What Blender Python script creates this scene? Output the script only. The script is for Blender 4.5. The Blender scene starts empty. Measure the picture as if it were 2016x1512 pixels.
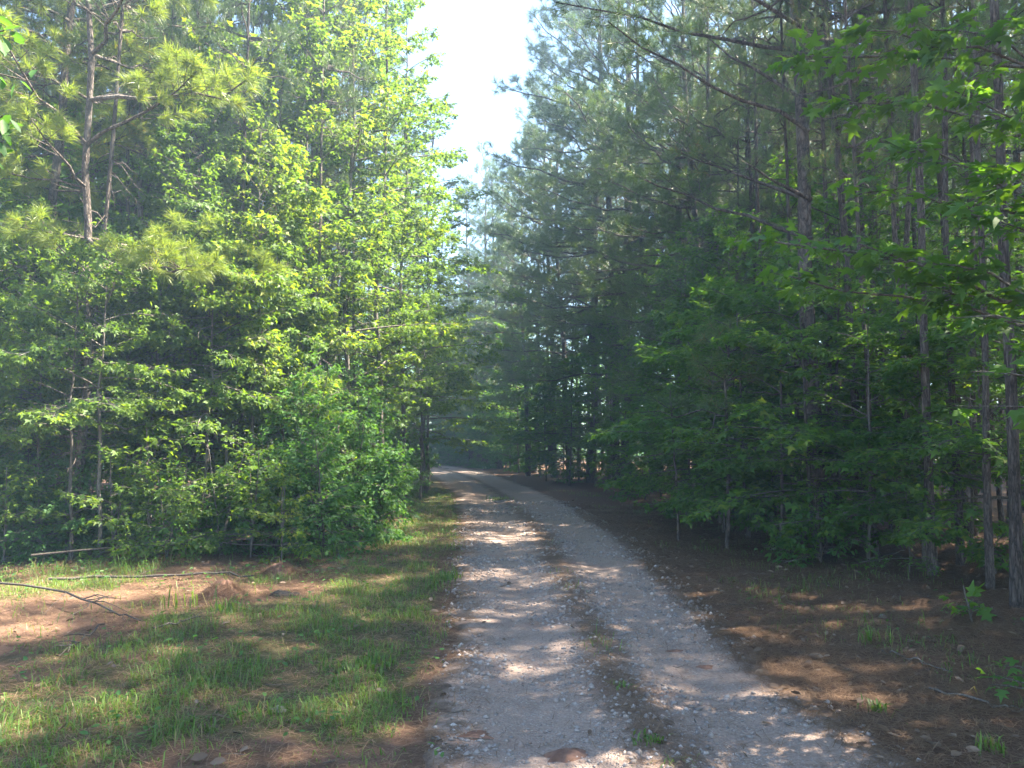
import bpy, math, random
import numpy as np
from mathutils import Vector

random.seed(7)
R = np.random.default_rng(11)
scene = bpy.context.scene
col = scene.collection
rad = math.radians

# ------------------------------------------------------------------ camera
CAM_Z, F, HORIZON = 1.62, 1494.0, 875.0            # photo pixels (2016 x 1512)
PITCH = math.atan((HORIZON - 756.0) / F)
cam_data = bpy.data.cameras.new('camera')
cam = bpy.data.objects.new('camera', cam_data)
col.objects.link(cam)
cam.location = (0, 0, CAM_Z)
cam.rotation_euler = (math.pi / 2 + PITCH, 0, 0)
cam_data.sensor_width = 36.0
cam_data.lens = 36.0 * F / 2016.0
cam_data.clip_start, cam_data.clip_end = 0.05, 2000.0
scene.camera = cam

# ------------------------------------------------------------------ sky, sun, exposure
SUN_EL, SUN_AZ = rad(58), rad(80)                  # azimuth clockwise from +Y (to the right of the road)
world = bpy.data.worlds.new('World')
scene.world = world
world.use_nodes = True
wn = world.node_tree.nodes
wn.clear()
sky = wn.new('ShaderNodeTexSky')
sky.sky_type = 'NISHITA'
sky.sun_disc = False
sky.sun_elevation = SUN_EL
sky.sun_rotation = SUN_AZ
sky.air_density, sky.dust_density, sky.ozone_density = 1.0, 0.2, 1.6
bg = wn.new('ShaderNodeBackground')
bg.inputs['Strength'].default_value = 0.055
wo = wn.new('ShaderNodeOutputWorld')
world.node_tree.links.new(sky.outputs[0], bg.inputs[0])
world.node_tree.links.new(bg.outputs[0], wo.inputs[0])
sun_data = bpy.data.lights.new('sun', 'SUN')
sun_data.energy = 4.3
sun_data.angle = rad(0.55)
sun_data.color = (1.0, 0.90, 0.74)
sun = bpy.data.objects.new('sun', sun_data)
col.objects.link(sun)
SUN_DIR = Vector((math.sin(SUN_AZ) * math.cos(SUN_EL), math.cos(SUN_AZ) * math.cos(SUN_EL), math.sin(SUN_EL)))
sun.rotation_euler = SUN_DIR.to_track_quat('Z', 'Y').to_euler()
vs = scene.view_settings
vs.view_transform = 'Standard'
vs.look = 'None'
vs.exposure = 3.55
vs.gamma = 1.0
vs.use_curve_mapping = False
cy = scene.cycles
cy.max_bounces, cy.diffuse_bounces, cy.transmission_bounces, cy.glossy_bounces = 9, 5, 6, 2
cy.caustics_reflective = cy.caustics_refractive = False
cy.sample_clamp_indirect = 6.0

# ------------------------------------------------------------------ noise and small maths
def lattice(ix, iy, seed):
    h = (ix.astype(np.int64) * 374761393 + iy.astype(np.int64) * 668265263 + seed * 974634777) & 0x7fffffff
    h = ((h ^ (h >> 13)) * 1274126177) & 0x7fffffff
    return ((h ^ (h >> 16)) & 0xffff) / 65535.0

def noise2(x, y, seed=0):
    x, y = np.asarray(x, float), np.asarray(y, float)
    ix, iy = np.floor(x), np.floor(y)
    fx, fy = x - ix, y - iy
    fx, fy = fx * fx * (3 - 2 * fx), fy * fy * (3 - 2 * fy)
    a, b = lattice(ix, iy, seed), lattice(ix + 1, iy, seed)
    c, d = lattice(ix, iy + 1, seed), lattice(ix + 1, iy + 1, seed)
    return (a * (1 - fx) + b * fx) * (1 - fy) + (c * (1 - fx) + d * fx) * fy

def fbm(x, y, seed=0, octs=4):
    s, a, t = 0.0, 0.5, 0.0
    for k in range(octs):
        s = s + a * noise2(np.asarray(x) * 2 ** k + 17.3 * k, np.asarray(y) * 2 ** k - 9.1 * k, seed + k)
        t += a
        a *= 0.55
    return s / t

def sstep(a, b, x):
    t = np.clip((np.asarray(x, float) - a) / (b - a), 0, 1)
    return t * t * (3 - 2 * t)

def gp(px, py):
    """where the sight line of a photo pixel meets level ground"""
    d = Vector(((px - 1008) / F, 1.0, (756 - py) / F))
    c, s = math.cos(PITCH), math.sin(PITCH)
    y, z = d.y * c - d.z * s, d.y * s + d.z * c
    t = -CAM_Z / z
    return d.x * t, y * t

def at(px, py, Y):
    """the point of a sight line at distance Y ahead"""
    dx, dz = (px - 1008) / F, (756 - py) / F
    c, s = math.cos(PITCH), math.sin(PITCH)
    y, z = c - dz * s, s + dz * c
    return np.array((dx / y * Y, Y, CAM_Z + z / y * Y))

# road edges, measured at the photograph's ground points
EDGE_L = np.array([gp(*p) for p in ((862, 1512), (885, 1400), (898, 1300), (904, 1200), (907, 1100), (914, 1062), (910, 1022), (893, 975), (866, 945), (832, 930), (795, 919))])
EDGE_R = np.array([gp(*p) for p in ((1765, 1512), (1600, 1400), (1480, 1300), (1372, 1200), (1275, 1105), (1218, 1055), (1131, 1003), (1085, 979), (1038, 959), (963, 932), (914, 921.5), (873, 917))])
EDGE_L = np.vstack(([-0.42, -20], [-0.42, 0], EDGE_L, [-20, 61.5], [-42, 67]))
EDGE_R = np.vstack(([1.9, -20], [1.9, 0], EDGE_R, [-16, 65.5], [-40, 72]))

def edge_l(y): return np.interp(y, EDGE_L[:, 1], EDGE_L[:, 0])
def edge_r(y): return np.interp(y, EDGE_R[:, 1], EDGE_R[:, 0])

def ground_z(x, y):
    x, y = np.asarray(x, float), np.asarray(y, float)
    off = np.maximum(edge_l(y) - x, x - edge_r(y))
    k = sstep(0.0, 1.6, off)
    z = k * (0.10 * (fbm(x * 0.35, y * 0.35, 3) - 0.45) + 0.05 * (fbm(x * 1.7, y * 1.7, 8) - 0.5))
    z = z + 0.22 * sstep(1.5, 6.0, x - edge_r(y)) - 0.10 * sstep(4, 9, edge_l(y) - x)
    u = (x - (edge_l(y) + edge_r(y)) / 2) / 1.2
    rut = np.exp(-((np.abs(u) - 0.48) / 0.2) ** 2)
    z = z + (1 - k) * (0.02 * np.exp(-(u / 0.16) ** 2) - 0.03 * rut)
    return z

def gz(x, y): return float(ground_z(x, y))

# ------------------------------------------------------------------ meshes
def mesh_from(name, verts, faces, mat, smooth=False):
    verts = np.asarray(verts, np.float32)
    faces = np.asarray(faces, np.int32)
    me = bpy.data.meshes.new(name)
    n, k = faces.shape
    me.vertices.add(len(verts))
    me.vertices.foreach_set('co', verts.ravel())
    me.loops.add(n * k)
    me.loops.foreach_set('vertex_index', faces.ravel())
    me.polygons.add(n)
    me.polygons.foreach_set('loop_start', np.arange(0, n * k, k, dtype=np.int32))
    me.polygons.foreach_set('loop_total', np.full(n, k, np.int32))
    if smooth:
        me.polygons.foreach_set('use_smooth', np.ones(n, bool))
    me.materials.append(mat)
    me.update(calc_edges=True)
    return me

def nrm(v):
    return v / np.maximum(np.linalg.norm(v, axis=-1, keepdims=True), 1e-9)

class Tubes:
    def __init__(self): self.v, self.f, self.n = [], [], 0
    def add(self, pts, radii, sides=5, rough=0.0):
        pts = np.asarray(pts, float)
        radii = np.asarray(radii, float)
        t = nrm(np.gradient(pts, axis=0))
        ref = np.array((0.0, 0.0, 1.0)) if abs(t[:, 2]).mean() < 0.8 else np.array((1.0, 0.0, 0.0))
        a = nrm(np.cross(t, ref))
        b = np.cross(t, a)
        th = np.arange(sides) / sides * 2 * math.pi
        rr = radii[:, None, None] * (1 + (rough * (R.random((len(pts), sides, 1)) - 0.5) if rough else 0))
        ring = pts[:, None] + rr * (np.cos(th)[None, :, None] * a[:, None] + np.sin(th)[None, :, None] * b[:, None])
        m = len(pts)
        i = np.arange(m - 1)[:, None] * sides
        j = np.arange(sides)[None]
        k = (j + 1) % sides
        q = np.stack((i + j, i + k, i + sides + k, i + sides + j), -1).reshape(-1, 4) + self.n
        self.v.append(ring.reshape(-1, 3))
        self.f.append(q)
        self.n += m * sides
    def mesh(self, name, mat):
        return mesh_from(name, np.vstack(self.v), np.vstack(self.f), mat, True)

# leaf outlines: (along, across, lift)
STAR_OUT = [(0, 0, 0), (-.05, .26, -.02), (.10, .50, -.10), (.26, .20, .01), (.52, .50, -.09), (.52, .15, .02), (1.0, 0, -.10),
            (.52, -.15, .02), (.52, -.50, -.09), (.26, -.20, .01), (.10, -.50, -.10), (-.05, -.26, -.02)]
STAR = (np.array([(.30, 0, .05)] + STAR_OUT, float), np.array([(0, i, i % 12 + 1) for i in range(1, 13)]))
TRI = (np.array([(0, 0, 0), (.30, .52, -.09), (.42, .17, .02), (1.0, 0, -.12), (.42, -.17, .02), (.30, -.52, -.09)], float),
       np.array([(0, 2, 1), (0, 3, 2), (0, 4, 3), (0, 5, 4)]))
OVAL = (np.array([(0, 0, 0), (.35, .24, .04), (.75, .20, .0), (1.0, 0, -.08), (.75, -.20, .0), (.35, -.24, .04)], float),
        np.array([(0, 2, 1), (0, 3, 2), (0, 4, 3), (0, 5, 4)]))

def leaf_arrays(P, D, N, S, shape):
    T, Fc = shape
    a = nrm(D)
    n = nrm(N - (N * a).sum(-1, keepdims=True) * a)
    b = np.cross(n, a)
    v = P[:, None] + S[:, None, None] * (T[None, :, 0:1] * a[:, None] + T[None, :, 1:2] * b[:, None] + T[None, :, 2:3] * n[:, None])
    f = Fc[None] + (np.arange(len(P)) * len(T))[:, None, None]
    return v.reshape(-1, 3), f.reshape(-1, 3)

def needle_arrays(P, A, per, rng, length=(.13, .21), width=.0045, spread=(.35, 1.35), droop=.25, bent=False):
    """needle sprays: P shoot tips, A shoot axes"""
    n = len(P) * per
    p, ax = np.repeat(P, per, 0), nrm(np.repeat(A, per, 0))
    q = nrm(np.cross(ax, nrm(rng.normal(size=(n, 3)))))
    th = rng.uniform(spread[0], spread[1], (n, 1))
    d = ax * np.cos(th) + q * np.sin(th)
    d[:, 2] -= droop * rng.random(n)
    d = nrm(d)
    L = rng.uniform(length[0], length[1], (n, 1))
    p = p - ax * rng.uniform(0, .14, (n, 1))
    w = nrm(np.cross(d, nrm(rng.normal(size=(n, 3))))) * (width / 2)
    if not bent:
        v = np.stack((p - w, p + w, p + d * L), 1).reshape(-1, 3)
        return v, np.arange(n * 3).reshape(-1, 3)
    mid = p + d * L * .55
    tip = p + d * L + np.array((0, 0, -1.0)) * L * .14
    v = np.stack((p - w, p + w, mid - w * .8, mid + w * .8, tip), 1).reshape(-1, 3)
    f = np.array([(0, 1, 3), (0, 3, 2), (2, 3, 4)])[None] + (np.arange(n) * 5)[:, None, None]
    return v, f.reshape(-1, 3)

# ------------------------------------------------------------------ materials
def material(name):
    m = bpy.data.materials.new(name)
    m.use_nodes = True
    m.node_tree.nodes.clear()
    return m, m.node_tree.nodes, m.node_tree.links

def nd(nodes, typ, **kw):
    n = nodes.new(typ)
    for k, v in kw.items():
        setattr(n, k, v)
    return n

def ramp(nodes, stops):
    r = nodes.new('ShaderNodeValToRGB')
    e = r.color_ramp.elements
    while len(e) < len(stops):
        e.new(0.5)
    for el, (p, c) in zip(e, stops):
        el.position = p
        el.color = (*c, 1)
    return r

def leaf_material(name, stops, trans=(1.5, 1.5, .5), tfac=.42, rough=.55, spec=.3):
    m, n, l = material(name)
    geo = nd(n, 'ShaderNodeNewGeometry')
    oi = nd(n, 'ShaderNodeObjectInfo')
    add = nd(n, 'ShaderNodeMath', operation='MULTIPLY_ADD')
    l.new(oi.outputs['Random'], add.inputs[0]); add.inputs[1].default_value = .35
    mul = nd(n, 'ShaderNodeMath', operation='MULTIPLY'); mul.inputs[1].default_value = .65
    l.new(geo.outputs['Random Per Island'], mul.inputs[0]); l.new(mul.outputs[0], add.inputs[2])
    r = ramp(n, stops)
    l.new(add.outputs[0], r.inputs[0])
    p = nd(n, 'ShaderNodeBsdfPrincipled')
    p.inputs['Roughness'].default_value = rough
    p.inputs['Specular IOR Level'].default_value = spec
    l.new(r.outputs[0], p.inputs['Base Color'])
    mx = nd(n, 'ShaderNodeVectorMath', operation='MULTIPLY')
    mx.inputs[1].default_value = trans
    l.new(r.outputs[0], mx.inputs[0])
    t = nd(n, 'ShaderNodeBsdfTranslucent')
    l.new(mx.outputs[0], t.inputs[0])
    mix = nd(n, 'ShaderNodeMixShader'); mix.inputs[0].default_value = tfac
    l.new(p.outputs[0], mix.inputs[1]); l.new(t.outputs[0], mix.inputs[2])
    o = nd(n, 'ShaderNodeOutputMaterial')
    l.new(mix.outputs[0], o.inputs[0])
    return m

GUM = leaf_material('sweetgum_leaf', [(0, (.045, .095, .022)), (.4, (.075, .14, .026)), (.75, (.12, .19, .03)), (1, (.22, .25, .035))], (2.0, 1.9, .55), .5)
MAPLE = leaf_material('understory_leaf', [(0, (.04, .105, .022)), (.5, (.065, .145, .026)), (.9, (.10, .19, .03)), (1, (.17, .23, .03))], (2.0, 1.9, .5), .5)
SHRUB = leaf_material('shrub_leaf', [(0, (.040, .105, .030)), (.5, (.058, .14, .038)), (.93, (.09, .18, .04)), (1, (.16, .22, .04))], (1.9, 1.9, .6), .45)
NEEDLE = leaf_material('pine_needle', [(0, (.055, .10, .032)), (.5, (.085, .145, .042)), (.90, (.13, .18, .045)), (.93, (.26, .15, .06)), (1, (.22, .12, .06))], (1.4, 1.4, .6), .3, .4, .4)
NEEDLE_YELLOW = leaf_material('sunlit_young_needle', [(0, (.11, .17, .035)), (.5, (.16, .22, .04)), (.80, (.22, .26, .05)), (.83, (.38, .22, .09)), (1, (.30, .17, .07))], (1.5, 1.5, .6), .45, .4, .4)  # young needles, colour raised so the boughs look sunlit
DEAD_NEEDLE = leaf_material('dead_needle', [(0, (.07, .042, .026)), (.5, (.15, .09, .053)), (1, (.29, .185, .115))], (1, 1, 1), .1, .6, .2)
DEAD_LEAF = leaf_material('dead_leaf', [(0, (.06, .04, .028)), (.5, (.15, .10, .068)), (.85, (.24, .175, .125)), (1, (.36, .29, .22))], (1, 1, 1), .1, .6, .2)
GRASS = leaf_material('grass_blade', [(0, (.055, .115, .024)), (.5, (.095, .175, .034)), (.8, (.14, .215, .045)), (.8, (.20, .17, .08)), (1, (.24, .18, .11))], (1.6, 1.6, .6), .4, .45, .35)

def math2(n, l, op, a, b):
    m = nd(n, 'ShaderNodeMath', operation=op)
    for i, v in enumerate((a, b)):
        if isinstance(v, (int, float)): m.inputs[i].default_value = v
        else: l.new(v, m.inputs[i])
    return m.outputs[0]

def bark_material(name, plate, furrow, scale=(7, 7, 2.8), lichen=(.24, .22, .19), bump=.5):
    m, n, l = material(name)
    tc = nd(n, 'ShaderNodeTexCoord')
    mp = nd(n, 'ShaderNodeMapping'); mp.inputs['Scale'].default_value = scale
    l.new(tc.outputs['Object'], mp.inputs[0])
    nz = nd(n, 'ShaderNodeTexNoise'); nz.inputs['Scale'].default_value = 2.5; nz.inputs['Detail'].default_value = 5
    l.new(mp.outputs[0], nz.inputs[0])
    wrp = nd(n, 'ShaderNodeVectorMath', operation='MULTIPLY_ADD')
    l.new(nz.outputs[1], wrp.inputs[0]); wrp.inputs[1].default_value = (.8, .8, .8); l.new(mp.outputs[0], wrp.inputs[2])
    vo = nd(n, 'ShaderNodeTexVoronoi', feature='DISTANCE_TO_EDGE'); vo.inputs['Scale'].default_value = 1.6
    l.new(wrp.outputs[0], vo.inputs[0])
    v2 = nd(n, 'ShaderNodeTexVoronoi', feature='DISTANCE_TO_EDGE'); v2.inputs['Scale'].default_value = 4.3
    l.new(wrp.outputs[0], v2.inputs[0])
    grain = nd(n, 'ShaderNodeTexNoise'); grain.inputs['Scale'].default_value = 9; grain.inputs['Detail'].default_value = 8; grain.inputs['Roughness'].default_value = .75
    l.new(mp.outputs[0], grain.inputs[0])
    hgt = math2(n, l, 'ADD', math2(n, l, 'MULTIPLY', vo.outputs['Distance'], .8), math2(n, l, 'MULTIPLY', v2.outputs['Distance'], .7))
    hgt = math2(n, l, 'ADD', hgt, math2(n, l, 'MULTIPLY', math2(n, l, 'SUBTRACT', grain.outputs[0], .5), .55))
    r = ramp(n, [(0, tuple(c * .7 for c in furrow)), (.06, furrow), (.30, plate), (.55, tuple(c * 1.35 for c in plate))])
    l.new(hgt, r.inputs[0])
    n2 = nd(n, 'ShaderNodeTexNoise'); n2.inputs['Scale'].default_value = 1.3; n2.inputs['Detail'].default_value = 6
    l.new(tc.outputs['Object'], n2.inputs[0])
    r2 = ramp(n, [(.5, (0, 0, 0)), (.8, (.6, .6, .6))])
    l.new(n2.outputs[0], r2.inputs[0])
    mx = nd(n, 'ShaderNodeMix', data_type='RGBA')
    l.new(r2.outputs[0], mx.inputs[0]); l.new(r.outputs[0], mx.inputs[6]); mx.inputs[7].default_value = (*lichen, 1)
    oi = nd(n, 'ShaderNodeObjectInfo')
    hs = nd(n, 'ShaderNodeHueSaturation')
    mr = nd(n, 'ShaderNodeMapRange'); mr.inputs[3].default_value = .7; mr.inputs[4].default_value = 1.25
    l.new(oi.outputs['Random'], mr.inputs[0]); l.new(mr.outputs[0], hs.inputs['Value']); l.new(mx.outputs[2], hs.inputs['Color'])
    p = nd(n, 'ShaderNodeBsdfPrincipled'); p.inputs['Roughness'].default_value = .9; p.inputs['Specular IOR Level'].default_value = .15
    l.new(hs.outputs[0], p.inputs['Base Color'])
    ad = nd(n, 'ShaderNodeMath', operation='MINIMUM'); l.new(vo.outputs['Distance'], ad.inputs[0]); ad.inputs[1].default_value = .3
    ad2 = nd(n, 'ShaderNodeMath', operation='MULTIPLY_ADD'); l.new(nz.outputs[0], ad2.inputs[0]); ad2.inputs[1].default_value = .25; l.new(ad.outputs[0], ad2.inputs[2])
    b = nd(n, 'ShaderNodeBump'); b.inputs['Strength'].default_value = bump; b.inputs['Distance'].default_value = .05
    l.new(ad2.outputs[0], b.inputs['Height']); l.new(b.outputs[0], p.inputs['Normal'])
    o = nd(n, 'ShaderNodeOutputMaterial'); l.new(p.outputs[0], o.inputs[0])
    return m

PINE_BARK = bark_material('pine_bark', (.125, .102, .088), (.048, .039, .034), bump=1.0)
GUM_BARK = bark_material('sweetgum_bark', (.145, .128, .11), (.075, .065, .056), (14, 14, 3.5), (.22, .21, .185), .3)
TWIG_BARK = bark_material('dead_wood', (.115, .095, .08), (.06, .05, .042), (30, 30, 6), (.16, .14, .12), .2)

def clod_material(name, c1, c2):
    m, n, l = material(name)
    tc = nd(n, 'ShaderNodeTexCoord')
    nz = nd(n, 'ShaderNodeTexNoise'); nz.inputs['Scale'].default_value = 14; nz.inputs['Detail'].default_value = 6
    l.new(tc.outputs['Object'], nz.inputs[0])
    r = ramp(n, [(.3, c1), (.7, c2)])
    l.new(nz.outputs[0], r.inputs[0])
    p = nd(n, 'ShaderNodeBsdfPrincipled'); p.inputs['Roughness'].default_value = .95; p.inputs['Specular IOR Level'].default_value = .1
    l.new(r.outputs[0], p.inputs['Base Color'])
    b = nd(n, 'ShaderNodeBump'); b.inputs['Strength'].default_value = .5; b.inputs['Distance'].default_value = .02
    l.new(nz.outputs[0], b.inputs['Height']); l.new(b.outputs[0], p.inputs['Normal'])
    o = nd(n, 'ShaderNodeOutputMaterial'); l.new(p.outputs[0], o.inputs[0])
    return m
CLAY = clod_material('red_clay', (.11, .06, .043), (.20, .115, .083))
STONE = clod_material('pale_stone', (.20, .18, .165), (.33, .30, .275))
CHAR = clod_material('dark_bark_scrap', (.03, .026, .022), (.09, .075, .06))

def gravel_material():
    m, n, l = material('gravel_stone')
    geo = nd(n, 'ShaderNodeNewGeometry')
    r = ramp(n, [(0, (.15, .13, .12)), (.4, (.22, .185, .165)), (.8, (.31, .265, .24)), (.9, (.22, .14, .105)), (1, (.40, .365, .34))])
    l.new(geo.outputs['Random Per Island'], r.inputs[0])
    p = nd(n, 'ShaderNodeBsdfPrincipled'); p.inputs['Roughness'].default_value = .85
    l.new(r.outputs[0], p.inputs['Base Color'])
    o = nd(n, 'ShaderNodeOutputMaterial'); l.new(p.outputs[0], o.inputs[0])
    return m
GRAVEL = gravel_material()

def mixc(n, l, fac, a, b):
    mx = nd(n, 'ShaderNodeMix', data_type='RGBA')
    l.new(fac, mx.inputs[0])
    for s, v in ((6, a), (7, b)):
        if isinstance(v, tuple): mx.inputs[s].default_value = (*v, 1)
        else: l.new(v, mx.inputs[s])
    return mx.outputs[2]

def tex_noise(n, l, vec, scale, detail=6, rough=.6):
    t = nd(n, 'ShaderNodeTexNoise')
    t.inputs['Scale'].default_value = scale; t.inputs['Detail'].default_value = detail; t.inputs['Roughness'].default_value = rough
    l.new(vec, t.inputs[0])
    return t.outputs[0]

def thresh(n, l, v, a, b):
    mr = nd(n, 'ShaderNodeMapRange', interpolation_type='SMOOTHSTEP')
    mr.inputs[1].default_value = a; mr.inputs[2].default_value = b
    l.new(v, mr.inputs[0])
    return mr.outputs[0]

def ground_material():
    m, n, l = material('forest_floor')
    tc = nd(n, 'ShaderNodeTexCoord').outputs['Object']
    ga = nd(n, 'ShaderNodeAttribute', attribute_name='grassy').outputs['Fac']
    ca = nd(n, 'ShaderNodeAttribute', attribute_name='clay').outputs['Fac']
    st = nd(n, 'ShaderNodeMapping'); st.inputs['Scale'].default_value = (1, 3.2, 1); st.inputs['Rotation'].default_value = (0, 0, .6)
    l.new(tc, st.inputs[0])
    fine = tex_noise(n, l, st.outputs[0], 34, 8, .75)
    fine2 = tex_noise(n, l, tc, 90, 5, .7)
    mid = tex_noise(n, l, tc, 3.2, 8, .65)
    straw = ramp(n, [(.30, (.048, .029, .020)), (.48, (.108, .063, .042)), (.62, (.17, .105, .072)), (.78, (.26, .17, .12))])
    l.new(fine, straw.inputs[0])
    soil = ramp(n, [(.3, (.09, .052, .036)), (.5, (.155, .09, .062)), (.7, (.24, .15, .108))])
    l.new(fine2, soil.inputs[0])
    turf = ramp(n, [(.3, (.035, .045, .018)), (.55, (.085, .085, .035)), (.75, (.15, .115, .06))])
    l.new(fine, turf.inputs[0])
    cm = thresh(n, l, math2(n, l, 'ADD', ca, math2(n, l, 'MULTIPLY', math2(n, l, 'SUBTRACT', mid, .5), .9)), .40, .62)
    c = mixc(n, l, cm, straw.outputs[0], soil.outputs[0])
    gm = thresh(n, l, math2(n, l, 'ADD', ga, math2(n, l, 'MULTIPLY', math2(n, l, 'SUBTRACT', fine2, .5), .8)), .35, .75)
    gm = math2(n, l, 'MULTIPLY', gm, .75)
    c = mixc(n, l, gm, c, turf.outputs[0])
    p = nd(n, 'ShaderNodeBsdfPrincipled'); p.inputs['Roughness'].default_value = .95; p.inputs['Specular IOR Level'].default_value = .1
    l.new(c, p.inputs['Base Color'])
    b = nd(n, 'ShaderNodeBump'); b.inputs['Strength'].default_value = .7; b.inputs['Distance'].default_value = .03
    l.new(math2(n, l, 'ADD', fine, math2(n, l, 'MULTIPLY', mid, .8)), b.inputs['Height']); l.new(b.outputs[0], p.inputs['Normal'])
    o = nd(n, 'ShaderNodeOutputMaterial'); l.new(p.outputs[0], o.inputs[0])
    return m
FLOOR = ground_material()

def road_material():
    m, n, l = material('gravel_track')
    tc = nd(n, 'ShaderNodeTexCoord').outputs['Object']
    u = nd(n, 'ShaderNodeAttribute', attribute_name='across').outputs['Fac']
    big = tex_noise(n, l, tc, 1.1, 7, .6)
    mid = tex_noise(n, l, tc, 4.5, 8, .65)
    fine = tex_noise(n, l, tc, 45, 8, .8)
    vo = nd(n, 'ShaderNodeTexVoronoi'); vo.inputs['Scale'].default_value = 62
    l.new(tc, vo.inputs[0])
    base = ramp(n, [(.25, (.165, .112, .085)), (.5, (.278, .205, .168)), (.75, (.375, .285, .24))])
    l.new(fine, base.inputs[0])
    st = ramp(n, [(0, (.19, .155, .135)), (.6, (.31, .26, .23)), (1, (.44, .39, .36))])
    l.new(vo.outputs['Color'], st.inputs[0])
    sm = math2(n, l, 'MULTIPLY', thresh(n, l, mid, .36, .55), thresh(n, l, vo.outputs['Distance'], .55, .2))
    c = mixc(n, l, sm, base.outputs[0], st.outputs[0])
    # red clay showing through
    c = mixc(n, l, math2(n, l, 'MULTIPLY', thresh(n, l, big, .54, .68), .6), c, (.24, .145, .108))
    # strip of straw and dirt between the wheel tracks and along both edges
    au = nd(n, 'ShaderNodeMath', operation='ABSOLUTE'); l.new(math2(n, l, 'SUBTRACT', u, .02), au.inputs[0])
    strip = thresh(n, l, math2(n, l, 'ADD', au.outputs[0], math2(n, l, 'MULTIPLY', math2(n, l, 'SUBTRACT', mid, .5), .55)), .20, .03)
    ab = nd(n, 'ShaderNodeMath', operation='ABSOLUTE'); l.new(u, ab.inputs[0])
    edge = thresh(n, l, math2(n, l, 'ADD', ab.outputs[0], math2(n, l, 'MULTIPLY', math2(n, l, 'SUBTRACT', mid, .5), .7)), .80, 1.02)
    dirt = ramp(n, [(.3, (.075, .05, .036)), (.6, (.15, .10, .072)), (.8, (.24, .17, .13))])
    l.new(fine, dirt.inputs[0])
    k = math2(n, l, 'MAXIMUM', math2(n, l, 'MULTIPLY', strip, .75), edge)
    c = mixc(n, l, k, c, dirt.outputs[0])
    p = nd(n, 'ShaderNodeBsdfPrincipled'); p.inputs['Roughness'].default_value = .92; p.inputs['Specular IOR Level'].default_value = .15
    l.new(c, p.inputs['Base Color'])
    b = nd(n, 'ShaderNodeBump'); b.inputs['Strength'].default_value = .75; b.inputs['Distance'].default_value = .018
    l.new(math2(n, l, 'ADD', math2(n, l, 'MULTIPLY', fine, .9), math2(n, l, 'MULTIPLY', sm, .6)), b.inputs['Height']); l.new(b.outputs[0], p.inputs['Normal'])
    o = nd(n, 'ShaderNodeOutputMaterial'); l.new(p.outputs[0], o.inputs[0])
    return m
ROAD = road_material()

# ------------------------------------------------------------------ objects
def obj(name, me, parent=None):
    o = bpy.data.objects.new(name, me)
    col.objects.link(o)
    if parent is not None:
        o.parent = parent
    return o

def tag(o, label=None, cat=None, group=None, kind=None):
    if label: o['label'] = label
    if cat: o['category'] = cat
    if group: o['group'] = group
    if kind: o['kind'] = kind
    return o

def place(name, parts, x, y, rz=0.0, s=1.0, label='', cat='tree', group=None, sink=.03, tilt=(0, 0)):
    """a thing: an Empty at its foot with one child per part (copies share mesh data)"""
    root = bpy.data.objects.new(name, None)
    root.empty_display_size = .2
    col.objects.link(root)
    root.location = (x, y, gz(x, y) - sink)
    root.rotation_euler = (tilt[0], tilt[1], rz)
    root.scale = (s, s, s) if not isinstance(s, tuple) else s
    tag(root, label, cat, group)
    for pn, me in parts:
        obj(pn, me, root)
    return root

# ------------------------------------------------------------------ ground and road
def axis(segments):
    out = []
    for a, b, d in segments:
        out.append(np.arange(a, b, d))
    return np.concatenate(out + [[segments[-1][1]]])
gx = axis(((-180, -120, 20), (-120, -40, 8), (-40, -12, 1.0), (-12, -7, .25), (-7, 7, .09), (7, 12, .25), (12, 40, 1.0), (40, 120, 8), (120, 180, 20)))
gy = axis(((-100, -60, 20), (-60, 0, 4), (0, 2.5, .5), (2.5, 13, .09), (13, 22, .2), (22, 50, .7), (50, 120, 3), (120, 200, 20)))
XX, YY = np.meshgrid(gx, gy)

def grassy(x, y):
    """how much grass grows at a spot (0..1): the left verge, thin elsewhere"""
    x, y = np.asarray(x, float), np.asarray(y, float)
    dl = edge_l(y) - x
    g = sstep(-.05, .5, dl) * (1 - sstep(4.6, 7.5, dl)) * (1 - sstep(9.5, 12.5, y + .25 * dl)) * sstep(1.5, 2.5, y)
    pat = fbm(x * .75, y * .55, 21, 4)
    g = g * sstep(.37, .56, pat + .10 * np.exp(-((dl - .55) / .35) ** 2) + .05 * sstep(7, 9.5, y))
    far = sstep(-.1, .2, dl) * (1 - sstep(1.0, 2.2, dl)) * sstep(10, 13, y) * .85
    dr = x - edge_r(y)
    rt = sstep(.3, .8, dr) * (1 - sstep(2.2, 3.5, dr)) * .22 * sstep(.5, .62, fbm(x * .9, y * .9, 31, 3)) * sstep(3, 5, y)
    return np.maximum(np.maximum(g, far), rt)

def clayey(x, y):
    dl = edge_l(y) - np.asarray(x, float)
    c = sstep(-.1, .3, dl) * (1 - sstep(5, 7.5, dl)) * (1 - sstep(10, 12.5, y))
    return c * .8 * sstep(.46, .68, fbm(x * .9, y * 1.1, 41, 4)) + .35 * sstep(.3, 0, np.abs(dl))

gnd_v = np.stack((XX, YY, ground_z(XX, YY)), -1).reshape(-1, 3)
w = len(gx)
ii = (np.arange(len(gy) - 1)[:, None] * w + np.arange(w - 1)[None]).reshape(-1)
gnd = mesh_from('ground', gnd_v, np.stack((ii, ii + 1, ii + w + 1, ii + w), -1), FLOOR, True)
for nm, fn in (('grassy', grassy), ('clay', clayey)):
    a = gnd.attributes.new(nm, 'FLOAT', 'POINT')
    a.data.foreach_set('value', fn(gnd_v[:, 0], gnd_v[:, 1]).astype(np.float32))
tag(obj('ground', gnd), 'red brown forest floor of pine straw, clay and thin grass', kind='structure')

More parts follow.
